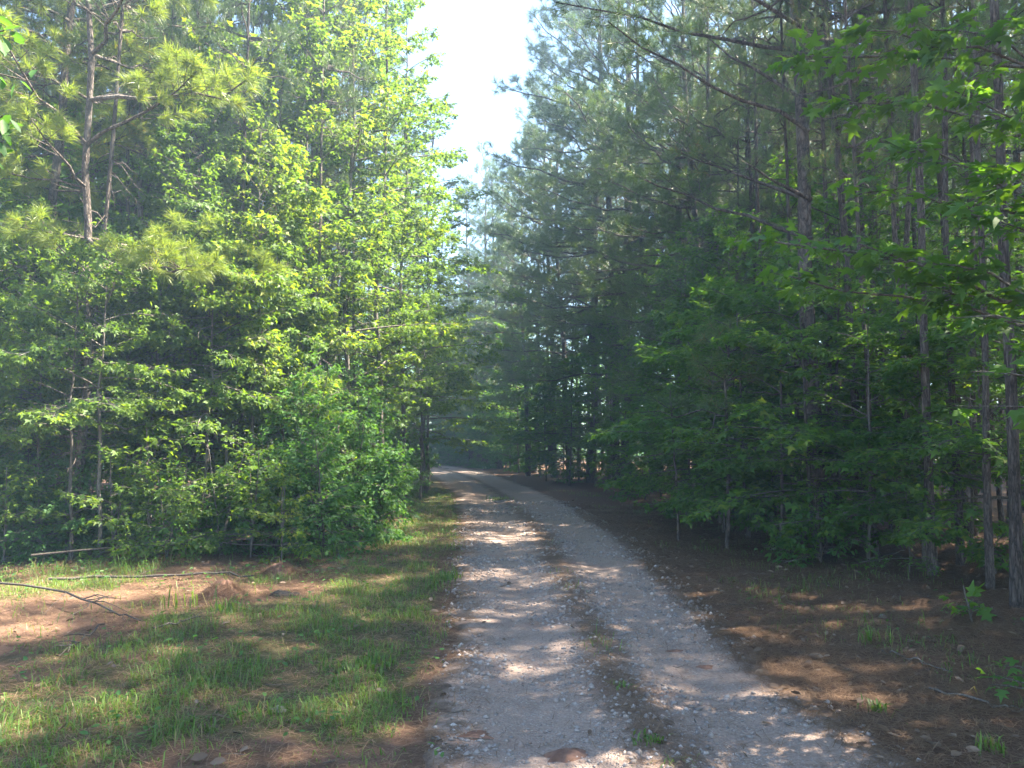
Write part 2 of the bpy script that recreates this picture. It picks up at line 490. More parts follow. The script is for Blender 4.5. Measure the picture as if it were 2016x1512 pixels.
ry = axis(((-15, 2, .5), (2, 25, .07), (25, 60, .25), (60, 80, 1)))
uu = np.linspace(-1, 1, 33)
wob = lambda y, s: .16 * (fbm(y * 1.3, y * 0 + s, 50, 4) - .5) * 2 + .05 * (noise2(y * 9, y * 0 + s, 51) - .5)
rl, rr_ = edge_l(ry) - .06 + wob(ry, 3.0), edge_r(ry) + .06 + wob(ry, 9.0)
RX = rl[:, None] + (rr_ - rl)[:, None] * (uu[None] + 1) / 2
RYY = np.repeat(ry[:, None], 33, 1)
RZ = ground_z(RX, RYY) + .012 + .006 * (fbm(RX * 6, RYY * 6, 60, 3) - .5) - .012 * sstep(.93, 1, np.abs(uu))[None]
rv = np.stack((RX, RYY, RZ), -1).reshape(-1, 3)
ii = (np.arange(len(ry) - 1)[:, None] * 33 + np.arange(32)[None]).reshape(-1)
rme = mesh_from('gravel_road', rv, np.stack((ii, ii + 1, ii + 34, ii + 33), -1), ROAD, True)
a = rme.attributes.new('across', 'FLOAT', 'POINT')
a.data.foreach_set('value', np.repeat(uu[None], len(ry), 0).astype(np.float32).ravel())
tag(obj('road', rme), 'pale gravel track with two wheel ruts and a straw strip between', kind='structure')

# ------------------------------------------------------------------ litter, gravel and grass (nobody could count them)
def area_points(n, x0, x1, y0, y1, bias=1.6):
    """scattered spots, denser towards the near end"""
    t = R.random(n) ** bias
    return R.uniform(x0, x1, n), y0 + (y1 - y0) * t

def straw():
    x, y = area_points(1350000, -9, 11, 2.2, 19, 1.6)
    off = np.maximum(edge_l(y) - x, x - edge_r(y))
    right = x > edge_r(y) - .2
    u = (x - (edge_l(y) + edge_r(y)) / 2) / ((edge_r(y) - edge_l(y)) / 2)
    dens = np.where(off > -.12, np.where(right, .9, .3), .05 + .38 * np.exp(-((u - .02) / .14) ** 2) + .35 * sstep(.72, 1, np.abs(u)))
    dens = dens * (.35 + 1.3 * fbm(x * 1.5, y * 1.5, 71, 4) - .2)
    k = (R.random(len(x)) < dens) & (np.abs(x) < .75 * y + .6)
    x, y = x[k], y[k]
    n = len(x)
    th = R.uniform(0, 2 * math.pi, n)
    d = np.stack((np.cos(th), np.sin(th), R.uniform(-.15, .2, n)), -1)
    L = R.uniform(.06, .17, n)[:, None]
    p = np.stack((x, y, ground_z(x, y) + .014 + R.uniform(0, .012, n)), -1)
    q = np.cross(d, (0, 0, 1.0)) * (R.uniform(.0011, .0022, n)[:, None] * (.6 + .14 * y[:, None]))
    v = np.stack((p - q, p + q, p + d * L), 1).reshape(-1, 3)
    f = np.arange(n * 3)
    return mesh_from('pine_straw', v, f.reshape(-1, 3), DEAD_NEEDLE)
tag(obj('pine_straw', straw()), 'fallen brown pine needles scattered over verge and track', 'pine straw', kind='stuff')

def leaf_litter():
    x, y = area_points(9000, -8, 10, 2.4, 22, 1.3)
    off = np.maximum(edge_l(y) - x, x - edge_r(y))
    k = R.random(len(x)) < np.where(x > edge_r(y) - .1, .75, np.where(off > 0, .3, .06))
    x, y = x[k], y[k]
    n = len(x)
    th = R.uniform(0, 2 * math.pi, n)
    D = np.stack((np.cos(th), np.sin(th), R.uniform(-.4, .4, n)), -1)
    N = np.stack((R.normal(0, .45, n), R.normal(0, .45, n), np.ones(n)), -1)
    P = np.stack((x, y, ground_z(x, y) + .03), -1)
    v, f = leaf_arrays(P, D, N, R.uniform(.03, .09, n), OVAL)
    return mesh_from('leaf_litter', v, f, DEAD_LEAF)
tag(obj('leaf_litter', leaf_litter()), 'dry tan leaves littering the straw beside the track', 'dead leaves', kind='stuff')

def twig_litter():
    T = Tubes()
    x, y = area_points(3600, -8, 10, 2.6, 20, 1.3)
    off = np.maximum(edge_l(y) - x, x - edge_r(y))
    k = (R.random(len(x)) < np.where(x > edge_r(y), .55, np.where(off > 0, .25, .03))) & (np.abs(x) < .72 * y + .5)
    for px, py in zip(x[k], y[k]):
        th, L = R.uniform(0, 6.28), .05 + .22 * R.random() ** 2.5
        d = np.array((math.cos(th), math.sin(th), R.uniform(-.02, .12)))
        p = np.array((px, py, gz(px, py) + .012))
        m = p + d * L * .5 + R.normal(0, .05 * L, 3) * (1, 1, .3)
        r = .0016 + .0035 * R.random() ** 2
        T.add(np.array((p, m, p + d * L)), (r, r * .8, r * .45), 4)
    return T.mesh('twig_litter', TWIG_BARK)
tag(obj('twig_litter', twig_litter()), 'small broken twigs scattered on the forest floor and verge', 'twigs', kind='stuff')

def gravel():
    x, y = area_points(105000, -1.2, 2.6, 2.6, 22, 1.6)
    l_, r_ = edge_l(y), edge_r(y)
    u = (x - (l_ + r_) / 2) / ((r_ - l_) / 2)
    dens = sstep(.25, .7, fbm(x * 1.2, y * 1.2, 81, 4)) * (.35 + .65 * (np.exp(-((np.abs(u) - .2) / .15) ** 2) + np.exp(-((np.abs(u) - .85) / .18) ** 2)))
    k = (R.random(len(x)) < dens) & (np.abs(u) < 1.15)
    x, y = x[k], y[k]
    n = len(x)
    base = np.array([(1, 0, 0), (-1, 0, 0), (0, 1, 0), (0, -1, 0), (0, 0, 1), (0, 0, -1)], float)
    fc = np.array([(0, 2, 4), (2, 1, 4), (1, 3, 4), (3, 0, 4), (2, 0, 5), (1, 2, 5), (3, 1, 5), (0, 3, 5)])
    s = (.003 + .016 * R.random(n) ** 5)[:, None, None] * (1 + .06 * y[:, None, None])
    jit = R.uniform(.6, 1.25, (n, 6, 3)) * np.array((1.2, 1.0, .7))
    th = R.uniform(0, 6.28, n)
    c, sn = np.cos(th)[:, None], np.sin(th)[:, None]
    b = base[None] * jit + R.normal(0, .18, (n, 6, 3))
    b = np.stack((b[..., 0] * c - b[..., 1] * sn, b[..., 0] * sn + b[..., 1] * c, b[..., 2]), -1)
    v = np.stack((x, y, ground_z(x, y) + .014), -1)[:, None] + b * s
    f = fc[None] + (np.arange(n) * 6)[:, None, None]
    return mesh_from('gravel', v.reshape(-1, 3), f.reshape(-1, 3), GRAVEL)
tag(obj('gravel', gravel()), 'loose pale gravel lying on the track', 'gravel', kind='stuff')

def blade_arrays(x, y, h, rng, lean=.55, width=.0042, z=None):
    n = len(x)
    th = rng.uniform(0, 2 * math.pi, n)
    d = np.stack((np.cos(th), np.sin(th), np.zeros(n)), -1)
    q = np.stack((-np.sin(th), np.cos(th), np.zeros(n)), -1) * (width * rng.uniform(.6, 1.3, n))[:, None]
    p = np.stack((x, y, (ground_z(x, y) if z is None else z) - .005), -1)
    le = (lean * rng.uniform(.15, 1.3, n))[:, None]
    h = h[:, None]
    up = np.array((0, 0, 1.0))
    m1 = p + up * h * .55 + d * h * le * .28
    tip = p + up * h * np.maximum(.12, 1 - .5 * le) + d * h * le
    v = np.stack((p - q, p + q, m1 - q * .85, m1 + q * .85, tip), 1).reshape(-1, 3)
    f = np.array([(0, 1, 3), (0, 3, 2), (2, 3, 4)])[None] + (np.arange(n) * 5)[:, None, None]
    return v, f.reshape(-1, 3)

def grass():
    x, y = area_points(520000, -9, 5.5, 2.4, 28, 1.7)
    g = grassy(x, y)
    cl = fbm(x * 3.2, y * 3.2, 91, 3)
    u = (x - (edge_l(y) + edge_r(y)) / 2) / ((edge_r(y) - edge_l(y)) / 2)
    mid = np.exp(-(u / .13) ** 2) * sstep(.52, .62, fbm(x * 1.1, y * .8, 95, 3)) * .14
    k = (R.random(len(x)) < np.maximum(g * sstep(.25, .58, cl), mid) + .05 * sstep(-.05, .5, edge_l(y) - x) * (1 - sstep(9, 11, y))) & (np.abs(x) < .75 * y + .6)
    x, y, cl, g = x[k], y[k], cl[k], g[k]
    h = (.024 + .105 * R.random(len(x)) ** 2.2) * (.5 + 1.1 * sstep(.35, .7, cl)) * (1 + .5 * sstep(7.5, 10, y) * sstep(2, 3, edge_l(y) - x))
    v, f = blade_arrays(x, y, h, R, 1.25, .003)
    return mesh_from('grass', v, f, GRASS)
tag(obj('grass', grass()), 'short patchy grass on the sunny verge beside the track', 'grass', kind='stuff')

def forbs():
    """low broad-leaved weeds among the grass and along the edge of the woods"""
    x, y = area_points(15000, -10, 10, 3, 24, 1.2)
    dl, dr = edge_l(y) - x, x - edge_r(y)
    d = grassy(x, y) * .35 + .8 * sstep(8.5, 10.5, y + .2 * dl) * sstep(.8, 2, dl) * (1 - sstep(6, 9, dl)) + .16 * sstep(1.0, 2.5, dr) * (1 - sstep(5, 8, dr))
    k = R.random(len(x)) < d * sstep(.38, .62, fbm(x * 1.6, y * 1.6, 99, 3))
    x, y = np.repeat(x[k], 4), np.repeat(y[k], 4)
    n = len(x)
    x, y = x + R.normal(0, .035, n), y + R.normal(0, .035, n)
    th = R.uniform(0, 6.28, n)
    D = np.stack((np.cos(th), np.sin(th), R.uniform(-.3, .5, n)), -1)
    N = np.stack((R.normal(0, .4, n), R.normal(0, .4, n), np.ones(n)), -1)
    P = np.stack((x, y, ground_z(x, y) + R.uniform(.02, .14, n)), -1)
    v, f = leaf_arrays(P, D, N, R.uniform(.025, .06, n), OVAL)
    return mesh_from('weeds', v, f, SHRUB)
tag(obj('weeds', forbs()), 'low green weeds at the foot of the woods', 'weeds', kind='stuff')

# ------------------------------------------------------------------ thin haze volume, added to stand in for lens glare
def haze_box():
    m, n, l = material('glare_haze')
    v = nd(n, 'ShaderNodeVolumePrincipled')
    v.inputs['Color'].default_value = (.55, .78, 1.0, 1)
    v.inputs['Density'].default_value = HAZE
    v.inputs['Anisotropy'].default_value = .35
    o = nd(n, 'ShaderNodeOutputMaterial'); l.new(v.outputs[0], o.inputs['Volume'])
    c = [(x, y, z) for x in (-190, 190) for y in (-110, 210) for z in (-1.6, 24)]
    f = [(0, 1, 3, 2), (4, 6, 7, 5), (0, 4, 5, 1), (2, 3, 7, 6), (0, 2, 6, 4), (1, 5, 7, 3)]
    tag(obj('haze', mesh_from('haze', c, f, m)), 'thin bluish haze added among the trees in place of lens glare', kind='stuff')
HAZE = 0.0038
if HAZE: haze_box()
# ------------------------------------------------------------------ tree builders
UP = np.array((0.0, 0.0, 1.0))

def trunk_line(rng, H, m, wob, lean=(0, 0)):
    t = np.linspace(0, 1, m)
    p = np.zeros((m, 3))
    p[:, 2] = -.12 + t * (H + .12)
    w = np.cumsum(rng.normal(0, wob, (m, 2)), 0)
    w -= w[0]
    p[:, :2] = w + np.outer(t ** 1.3, lean)
    return p

def along(pts, t):
    """the point at share t of a polyline"""
    s = np.linspace(0, 1, len(pts))
    return np.array([np.interp(t, s, pts[:, k]) for k in range(3)])

def leaves_on(rng, A, B, per, size, shape, flat, droop, spread=1.0):
    """leaf arrays for twigs A->B, per leaves each"""
    n = len(A) * per
    a, b = np.repeat(A, per, 0), np.repeat(B, per, 0)
    s = rng.random((n, 1)) ** .7
    d = nrm(b - a)
    side = nrm(np.cross(d, UP)) * np.where(rng.random((n, 1)) < .5, 1, -1)
    D = d * rng.uniform(.2, 1.0, (n, 1)) + side * rng.uniform(.2, 1.1, (n, 1)) * spread + rng.normal(0, .25, (n, 3))
    D[:, 2] -= droop * rng.random(n)
    N = UP + rng.normal(0, flat, (n, 3))
    P = a + (b - a) * s + nrm(D) * rng.uniform(.02, .07, (n, 1)) + rng.normal(0, .025, (n, 3))
    S = size * (.45 + .95 * rng.random(n) ** 1.3)
    return P, D, N, S, shape

def broadleaf(seed, H, cs, spread, prims, per, size, leaf_mat, bark, shape=TRI, flat=.5, droop=.9, r0=.05, rise=(12, 58), sag=.25,
              stems=1, base_spread=.25, twig_gap=.15, name='sweetgum', leaf_objects=None):
    rng = np.random.default_rng(seed)
    T = Tubes()
    A, B = [], []
    for st in range(stems):
        h = H * (1 if st == 0 else rng.uniform(.55, .95))
        az0 = rng.uniform(0, 6.28)
        lean = np.array((math.cos(az0), math.sin(az0))) * (base_spread * h * (0 if stems == 1 else rng.uniform(.4, 1)))
        tl = trunk_line(rng, h, 14, .022 * H / 6, lean + rng.normal(0, .02 * H, 2))
        tt = np.linspace(0, 1, 14)
        T.add(tl, r0 * (1 - tt) ** .85 + .006 + r0 * .35 * np.exp(-tt * 22), 7 if r0 > .03 else 5, .12)
        npr = max(3, int(prims / stems ** .7))
        for i in range(npr):
            t = cs + (1 - cs) * (i + rng.random()) / npr
            q = min(1.0, max(0.0, (t - cs) / (1 - cs)))
            base = along(tl, t)
            az = i * 2.4 + rng.normal(0, .6)
            L = spread * (.95 * (1 - q) ** .6 + .15) * rng.uniform(.55, 1.2) * (.55 + .45 * float(sstep(0, .15, q)))
            el = rad(rise[0] + (rise[1] - rise[0]) * q + rng.normal(0, 9))
            s = np.linspace(0, 1, 6)[:, None]
            hd = np.array((math.cos(az), math.sin(az), 0))
            bend = np.cross(hd, UP) * rng.normal(0, .16)
            pts = base + L * (s * (hd * math.cos(el) + UP * math.sin(el)) + s ** 2 * (bend - UP * sag * rng.uniform(.3, 1.3)))
            rb = min(.45 * r0 * (1 - t) ** .6 + .004, .012 * L + .003)
            T.add(pts, rb * (1 - .8 * s[:, 0]) + .0015, 4)
            nt = max(2, int(L / twig_gap))
            for k in range(nt):
                u = .22 + .78 * (k + rng.random()) / nt
                p0 = along(pts, u)
                d = nrm(along(pts, min(1, u + .1)) - along(pts, u - .1))
                ang = (1 if k % 2 else -1) * rad(rng.uniform(25, 75)) if u < .95 else rng.normal(0, .3)
                c, sn = math.cos(ang), math.sin(ang)
                d = np.array((d[0] * c - d[1] * sn, d[0] * sn + d[1] * c, d[2] * .5 + rng.normal(.02, .18)))
                ln = (.16 + .42 * L * (1.1 - u) * rng.uniform(.5, 1.1))
                p1 = p0 + nrm(d) * ln - UP * .08 * ln
                T.add(np.array((p0, p1)), (.0042, .0016), 3)
                A.append(p0); B.append(p1)
        top = tl[-1]
        for _ in range(3):
            A.append(top - UP * .2); B.append(top + rng.normal(0, .15, 3) + UP * .15)
    if H > 2.2:
        dead_limbs(rng, T, tl if stems == 1 else tl, int(6 + H), .15 * h, .75 * h, h, min(1.3, .35 * spread + .3))
    A, B = np.array(A), np.array(B)
    P, D, N, S, sh = leaves_on(rng, A, B, per, size, shape, flat, droop)
    v, f = leaf_arrays(P, D, N, S, sh)
    return [('trunk', T.mesh(name + '_trunk', bark)), ('crown', mesh_from(name + '_crown', v, f, leaf_mat))]

def pine_bough(rng, T, base, az, L, el, r, shoots, sag=.12, first=.3, dens=1.0, curl=.3, wave=.018, sway=.13):
    """one limb with side shoots; adds its wood to T and its shoot tips (point, axis) to shoots"""
    s = np.linspace(0, 1, 7)[:, None]
    hd = np.array((math.cos(az), math.sin(az), 0))
    bend = np.cross(hd, UP) * rng.normal(0, sway)
    pts = base + L * (s * (hd * math.cos(el) + UP * math.sin(el)) + s ** 2 * (bend - UP * sag) + s ** 4 * UP * curl * .4)
    pts[1:-1] += rng.normal(0, wave * L, (5, 3))
    T.add(pts, r * (1 - .82 * s[:, 0]) + .003, 5)
    n = max(3, int(L / .17 * dens))
    for k in range(n):
        u = first + (1 - first) * (k + rng.random()) / n
        p0 = along(pts, u)
        d = nrm(along(pts, min(1, u + .08)) - along(pts, u - .08))
        ang = (1 if k % 2 else -1) * rad(rng.uniform(25, 65))
        c, sn = math.cos(ang), math.sin(ang)
        d = np.array((d[0] * c - d[1] * sn, d[0] * sn + d[1] * c, d[2] * .4 + rng.normal(.16, .2)))
        ln = .18 + .42 * L * (1.08 - u) * rng.uniform(.5, 1.1)
        p1 = p0 + nrm(d) * ln + UP * .12 * ln
        T.add(np.array((p0, (p0 + p1) / 2 - UP * .03 * ln, p1)), (.006, .005, .0035), 3)
        shoots.append((p1, p1 - p0 + UP * .3 * ln))
        if ln > .38:
            m = p0 + (p1 - p0) * rng.uniform(.45, .75)
            sd = nrm(p1 - p0) + nrm(rng.normal(0, 1, 3)) * .9 + UP * .3
            e = m + nrm(sd) * rng.uniform(.12, .28)
            T.add(np.array((m, e)), (.004, .003), 3)
            shoots.append((e, sd))
    shoots.append((pts[-1], pts[-1] - pts[-2] + UP * .1))
    return pts

def dead_limbs(rng, T, tl, n, z0, z1, H, L):
    for _ in range(n):
        z = rng.uniform(z0, z1)
        base = along(tl, z / H)
        az = rng.uniform(0, 6.28)
        ln = L * rng.uniform(.3, 1.1)
        s = np.linspace(0, 1, 5)[:, None]
        hd = np.array((math.cos(az), math.sin(az), 0))
        pts = base + ln * (s * hd + s * UP * rng.uniform(-.25, .45) - s ** 2 * UP * rng.uniform(0, .3))
        pts[1:] += rng.normal(0, .05 * ln, (4, 3))
        T.add(pts, .013 * (1 - .85 * s[:, 0]) * (.5 + ln * .4) + .0015, 4)
        for _k in range(int(rng.integers(0, 4))):
            u = rng.uniform(.4, .95)
            q = along(pts, u)
            d = nrm(hd + rng.normal(0, .6, 3))
            T.add(np.array((q, q + d * ln * rng.uniform(.12, .35))), (.004, .0014), 3)

def pine(seed, H, cs, L, r0=.11, per=30, whorl=.62, needle=NEEDLE, width=.005, dead=18, side=None, bent=False, top_full=1.0, wob=.035,
         length=(.14, .22), name='pine', dens=1.0, low_el=2):
    rng = np.random.default_rng(seed)
    T, shoots = Tubes(), []
    tl = trunk_line(rng, H, 16, wob, rng.normal(0, .02 * H, 2))
    tt = np.linspace(0, 1, 16)
    T.add(tl, r0 * (1 - tt) ** .75 + .012 + r0 * .3 * np.exp(-tt * 26), 10, .14)
    z, k = cs * H, 0
    while z < H - .25:
        q = min(1.0, max(0.0, (z / H - cs) / (1 - cs)))
        for j in range(int(rng.integers(3, 6))):
            az = k * 1.1 + j * 6.283 / 4.3 + rng.normal(0, .3)
            ln = L * (.30 + .80 * (1 - q) ** .75) * (.6 + .4 * float(sstep(0, .12, q))) * rng.uniform(.65, 1.15)
            if side is not None:
                ln *= .55 + .6 * max(0.0, math.cos(az - side)) ** .7
            el = rad(low_el + 52 * q ** 1.3 + rng.normal(0, 8))
            pine_bough(rng, T, along(tl, z / H), az, ln, el, .010 * ln + .006, shoots, dens=dens * top_full)
        z += whorl * rng.uniform(.75, 1.25)
        k += 1
    shoots.append((tl[-1], UP))
    if dead:
        dead_limbs(rng, T, tl, dead, 1.2, max(cs * H * 1.15, 2.0), H, 1.5)
    P, Ax = np.array([s[0] for s in shoots]), np.array([s[1] for s in shoots])
    v, f = needle_arrays(P, Ax, per, rng, length, width, bent=bent)
    return [('trunk', T.mesh(name + '_trunk', PINE_BARK)), ('crown', mesh_from(name + '_crown', v, f, needle))]

# ------------------------------------------------------------------ the kinds of tree, built once each
PINES = [pine(101, 17.5, .44, 2.6, .10, per=40, dens=1.0, width=.008), pine(102, 16.5, .40, 2.7, .09, whorl=.66, per=40, dens=1.0, width=.008),
         pine(103, 18.5, .48, 2.5, .115, per=40, dens=1.0, width=.008), pine(104, 15.5, .46, 2.2, .07, dead=26, per=40, dens=.95, width=.008),
         pine(105, 17.0, .50, 2.4, .085, dead=28, per=40, dens=.95, width=.008)]
EDGE_PINES = [pine(111, 16.5, .20, 3.0, .12, side=math.pi, dead=14, per=52, width=.009, dens=1.2), pine(112, 15.5, .26, 2.8, .10, side=math.pi, dead=16, per=52, width=.009, dens=1.2),
              pine(113, 17.5, .30, 3.1, .125, side=math.pi, dead=16, per=52, width=.009, dens=1.2)]
YOUNG_PINE = pine(121, 12.5, .34, 3.0, .062, per=80, whorl=.66, needle=NEEDLE_YELLOW, side=0.0, bent=True, dead=12, width=.007, name='young_pine', dens=1.15)
SAPLING_PINE = pine(131, 3.6, .62, .75, .022, per=60, whorl=.5, bent=True, dead=3, wob=.02, length=(.18, .28), name='sapling_pine')
GUMS = [broadleaf(201, 14.0, .14, 2.3, 54, 24, .10, GUM, GUM_BARK, r0=.05), broadleaf(202, 12.0, .12, 2.0, 48, 24, .10, GUM, GUM_BARK, r0=.045),
        broadleaf(203, 15.5, .18, 2.4, 56, 24, .10, GUM, GUM_BARK, r0=.06), broadleaf(204, 9.0, .10, 1.9, 42, 24, .10, GUM, GUM_BARK, r0=.036)]
LOW = broadleaf(305, 1.7, .10, .95, 16, 12, .095, GUM, GUM_BARK, flat=.6, droop=.8, r0=.012, rise=(4, 45), stems=3, name='seedling', twig_gap=.12)
SHRUBS = [broadleaf(301, 2.6, .08, 1.15, 38, 17, .085, SHRUB, GUM_BARK, r0=.018, stems=4, name='shrub', twig_gap=.12, rise=(8, 60)),
          broadleaf(302, 1.9, .06, 1.0, 34, 17, .08, SHRUB, GUM_BARK, OVAL, r0=.014, stems=5, name='shrub', twig_gap=.12, rise=(4, 55)),
          broadleaf(303, 3.4, .10, 1.3, 44, 17, .09, SHRUB, GUM_BARK, r0=.024, stems=3, name='shrub', twig_gap=.12, rise=(8, 60)),
          broadleaf(304, 1.0, .05, .6, 18, 12, .075, SHRUB, GUM_BARK, OVAL, r0=.010, stems=4, name='shrub', twig_gap=.11, rise=(0, 50))]
UNDER = [broadleaf(401, 6.0, .16, 2.3, 30, 20, .115, MAPLE, GUM_BARK, flat=.28, droop=.4, r0=.035, rise=(4, 40), sag=.2, name='understory', twig_gap=.12),
         broadleaf(402, 4.2, .16, 2.1, 22, 20, .115, MAPLE, GUM_BARK, flat=.26, droop=.4, r0=.026, rise=(0, 34), sag=.18, name='understory', twig_gap=.12),
         broadleaf(403, 7.5, .18, 2.5, 40, 20, .115, MAPLE, GUM_BARK, flat=.30, droop=.5, r0=.042, rise=(4, 45), sag=.2, name='understory', twig_gap=.13),
         broadleaf(404, 2.0, .14, 1.1, 11, 12, .10, MAPLE, GUM_BARK, flat=.24, droop=.35, r0=.014, rise=(0, 30), sag=.15, name='understory', twig_gap=.12)]
LIT = [broadleaf(411, 6.6, .34, 1.9, 36, 20, .092, GUM, GUM_BARK, flat=.75, droop=1.1, r0=.032, rise=(10, 60), sag=.45, name='lit_sapling', twig_gap=.12),
       broadleaf(412, 5.0, .42, 1.8, 26, 20, .092, GUM, GUM_BARK, flat=.75, droop=1.1, r0=.028, rise=(8, 58), sag=.45, name='lit_sapling', twig_gap=.12),
       broadleaf(413, 8.0, .42, 2.0, 36, 20, .092, GUM, GUM_BARK, flat=.75, droop=1.1, r0=.036, rise=(10, 60), sag=.45, name='lit_sapling', twig_gap=.12)]

def X(px, Y): return float(at(px, 870, Y)[0])

_T = 'first second third fourth fifth sixth seventh eighth ninth'.split()
ORD = ['first', 'second', 'third', 'fourth', 'fifth', 'sixth', 'seventh', 'eighth', 'ninth', 'tenth', 'eleventh', 'twelfth', 'thirteenth', 'fourteenth',
       'fifteenth', 'sixteenth', 'seventeenth', 'eighteenth', 'nineteenth', 'twentieth'] + ['twenty-' + t for t in _T] + ['thirtieth'] + ['thirty-' + t for t in _T]

def number_along(roots, text, from_right):
    """labels by order across the view, counted from one edge"""
    k = sorted(roots, key=lambda o: o.location.x / max(o.location.y, 1) * (-1 if from_right else 1))
    for i, o in enumerate(k):
        o['label'] = f'{text}, {ORD[i]} from the {"right" if from_right else "left"} edge'
taken = []
def free(x, y, gap):
    for a, b in taken:
        if (a - x) ** 2 + (b - y) ** 2 < gap * gap:
            return False
    return True
def put(name, parts, px, Y, label, cat='tree', group=None, s=1.0, rz=None, tilt=(0, 0)):
    x = X(px, Y)
    taken.append((x, Y))
    return place(name, parts, x, Y, R.uniform(0, 6.28) if rz is None else rz, s, label, cat, group, tilt=tilt)

LB = np.array([(-8, -8.5), (7, -8.2), (9.6, -8.0), (10.4, -4.6), (11.2, -3.1), (13, -2.6), (19, -2.9), (27, -3.4), (38, -5.8), (45, -8.0), (50, -10.5), (56, -17), (60, -26), (80, -36)])
RB = np.array([(-8, 4.6), (7, 4.9), (10, 4.7), (14, 4.9), (18, 5.2), (22, 4.6), (28, 3.6), (38, 2.2), (48, .4), (60, -4.5), (70, -11), (82, -26)])
def left_line(y): return float(np.interp(y, LB[:, 0], LB[:, 1]))
def right_line(y): return float(np.interp(y, RB[:, 0], RB[:, 1]))

# ---- pines one can tell apart on the left
G = 'pines in the woods left of the track'
put('pine_tree', PINES[0], 60, 12.0, s=(.8, .8, 1.0), label='pale lit pine trunk nearest the left edge of the photo', group=G, tilt=(0, rad(2)))
put('pine_tree', PINES[3], 128, 14.5, 'thin pale pine trunk second from the left edge of the photo', group=G, tilt=(0, rad(1)))
put('young_pine_tree', YOUNG_PINE, 150, 11.2, 'young pine with bright yellow green needle boughs reaching toward the track', group=G, rz=-.15, s=1.0)
put('pine_tree', PINES[2], 452, 16.0, 'pine with sunlit grey trunk between the sweetgum saplings left of the track', group=G)
put('young_pine_tree', YOUNG_PINE, -60, 12.6, 'young pine half cut off by the upper left edge of the photo', group=G, rz=.4, s=1.05)

G = 'bushy saplings in front of the left-hand pines'
for k, (px, Y, p, s) in enumerate(((560, 13.6, 0, .95), (505, 12.8, 2, .9), (455, 12.6, 0, .9), (400, 12.0, 1, 1.0), (345, 12.6, 2, .95), (290, 12.4, 1, 1.1), (235, 12.6, 1, .9), (175, 12.8, 1, .95), (105, 12.4, 1, .9), (50, 11.4, 1, 1.0),
                                   (0, 12.2, 1, .9), (-60, 11.4, 0, 1.0), (30, 14.5, 2, 1.0), (85, 11.2, 1, .75), (150, 10.75, 1, .85), (205, 10.9, 1, .9))):
    put('sapling_tree', LIT[p], px, Y, f'bushy green sapling, {ORD[k]} out from the track before the left-hand pines', 'sapling', G, s)

# ---- tall sweetgum saplings on the left, listed outward from the track
G = 'tall slender sweetgums left of the track'
for k, (px, Y, p, s) in enumerate(((838, 33, 0, (1.8, 1.8, 1.05)), (838, 25, 1, (1.6, 1.6, 1.1)), (798, 19, 0, (1.1, 1.1, 1.0)), (762, 22, 0, .9), (742, 17, 2, .98), (690, 15.5, 0, 1.0), (655, 20, 1, 1.15), (640, 16.5, 2, .92), (585, 14.5, 1, 1.0),
                                   (548, 19, 0, 1.0), (498, 14, 3, 1.15), (425, 15, 1, 1.0), (370, 13.2, 3, 1.0), (300, 16, 0, .9), (175, 15.5, 1, .95), (20, 14, 3, 1.1))):
    put('sweetgum_tree', GUMS[p], px, Y, f'slender tall sweetgum, {ORD[k]} out from the track among the left-hand saplings', group=G, s=s)
for px, Y, p, s, t in ((845, 27, 0, 1.45, 'wide bushy sapling hanging over the left rim of the track before the bend'), (828, 22.5, 1, 1.2, 'smaller bushy sapling hanging over the left rim, nearer than the wide one'),
                       (812, 36, 0, 1.5, 'bushy sapling overhanging the bend, last on the left rim of the track'),
                       (832, 30, 1, 1.35, 'low dense sapling reaching over the road just before it bends out of sight')):
    put('sapling_tree', LIT[p], px, Y, t, 'sapling', 'saplings overhanging the left rim of the track', s)

# ---- shrubs on the left
G = 'leafy shrubs along the left edge of the woods'
for k, (px, Y, p, s) in enumerate(((778, 21, 0, .85), (722, 15.5, 2, .9), (735, 13.2, 1, 1.0), (690, 13.0, 0, .95), (640, 11.6, 1, .95), (590, 12.2, 2, .85), (545, 11.6, 0, .7), (480, 11.8, 1, .7),
                                   (425, 12.5, 3, 1.1), (370, 11.3, 3, 1.1), (255, 11.6, 3, 1.0), (160, 11.4, 0, .75), (95, 11.0, 1, .7), (30, 12.0, 0, .8), (-40, 11.0, 2, .8))):
    put('shrub', SHRUBS[p], px, Y, f'bushy green shrub, {ORD[k]} out from the track along the left forest edge', 'shrub', G, s)
G = 'shrubs behind the front row on the left'
ROW = []
for px, Y, s in ((20, 10.7, .8), (70, 11.3, 1.0), (232, 10.9, .9), (300, 11.4, 1.1), (335, 10.8, .75), (440, 11.2, 1.0), (500, 11.1, .9), (560, 10.7, .7), (140, 11.0, .7)):
    ROW.append(put('shrub', LOW, px, Y, 'x', 'shrub', 'low seedlings along the left forest edge', s))
number_along(ROW, 'low loose seedling at the foot of the left woods', False)
ROW = []
for px, Y, p, s in ((795, 27, 2, 1.0), (795, 32, 0, 1.1), (765, 24, 2, .9), (720, 19, 2, 1.1), (670, 17.5, 0, 1.1), (610, 17, 2, 1.0), (530, 16, 2, 1.0),
                    (785, 38, 2, 1.0), (770, 36, 2, 1.1), (700, 30, 2, 1.2), (560, 28, 2, 1.2), (400, 27, 2, 1.2), (30, 22, 2, 1.1)):
    ROW.append(put('shrub', SHRUBS[p], px, Y, 'leafy green shrub half hidden behind the left forest edge', 'shrub', G, s))
number_along(ROW, 'half hidden shrub behind the left forest edge', False)
G = 'leafy understory saplings in the left woods'
ROW = []
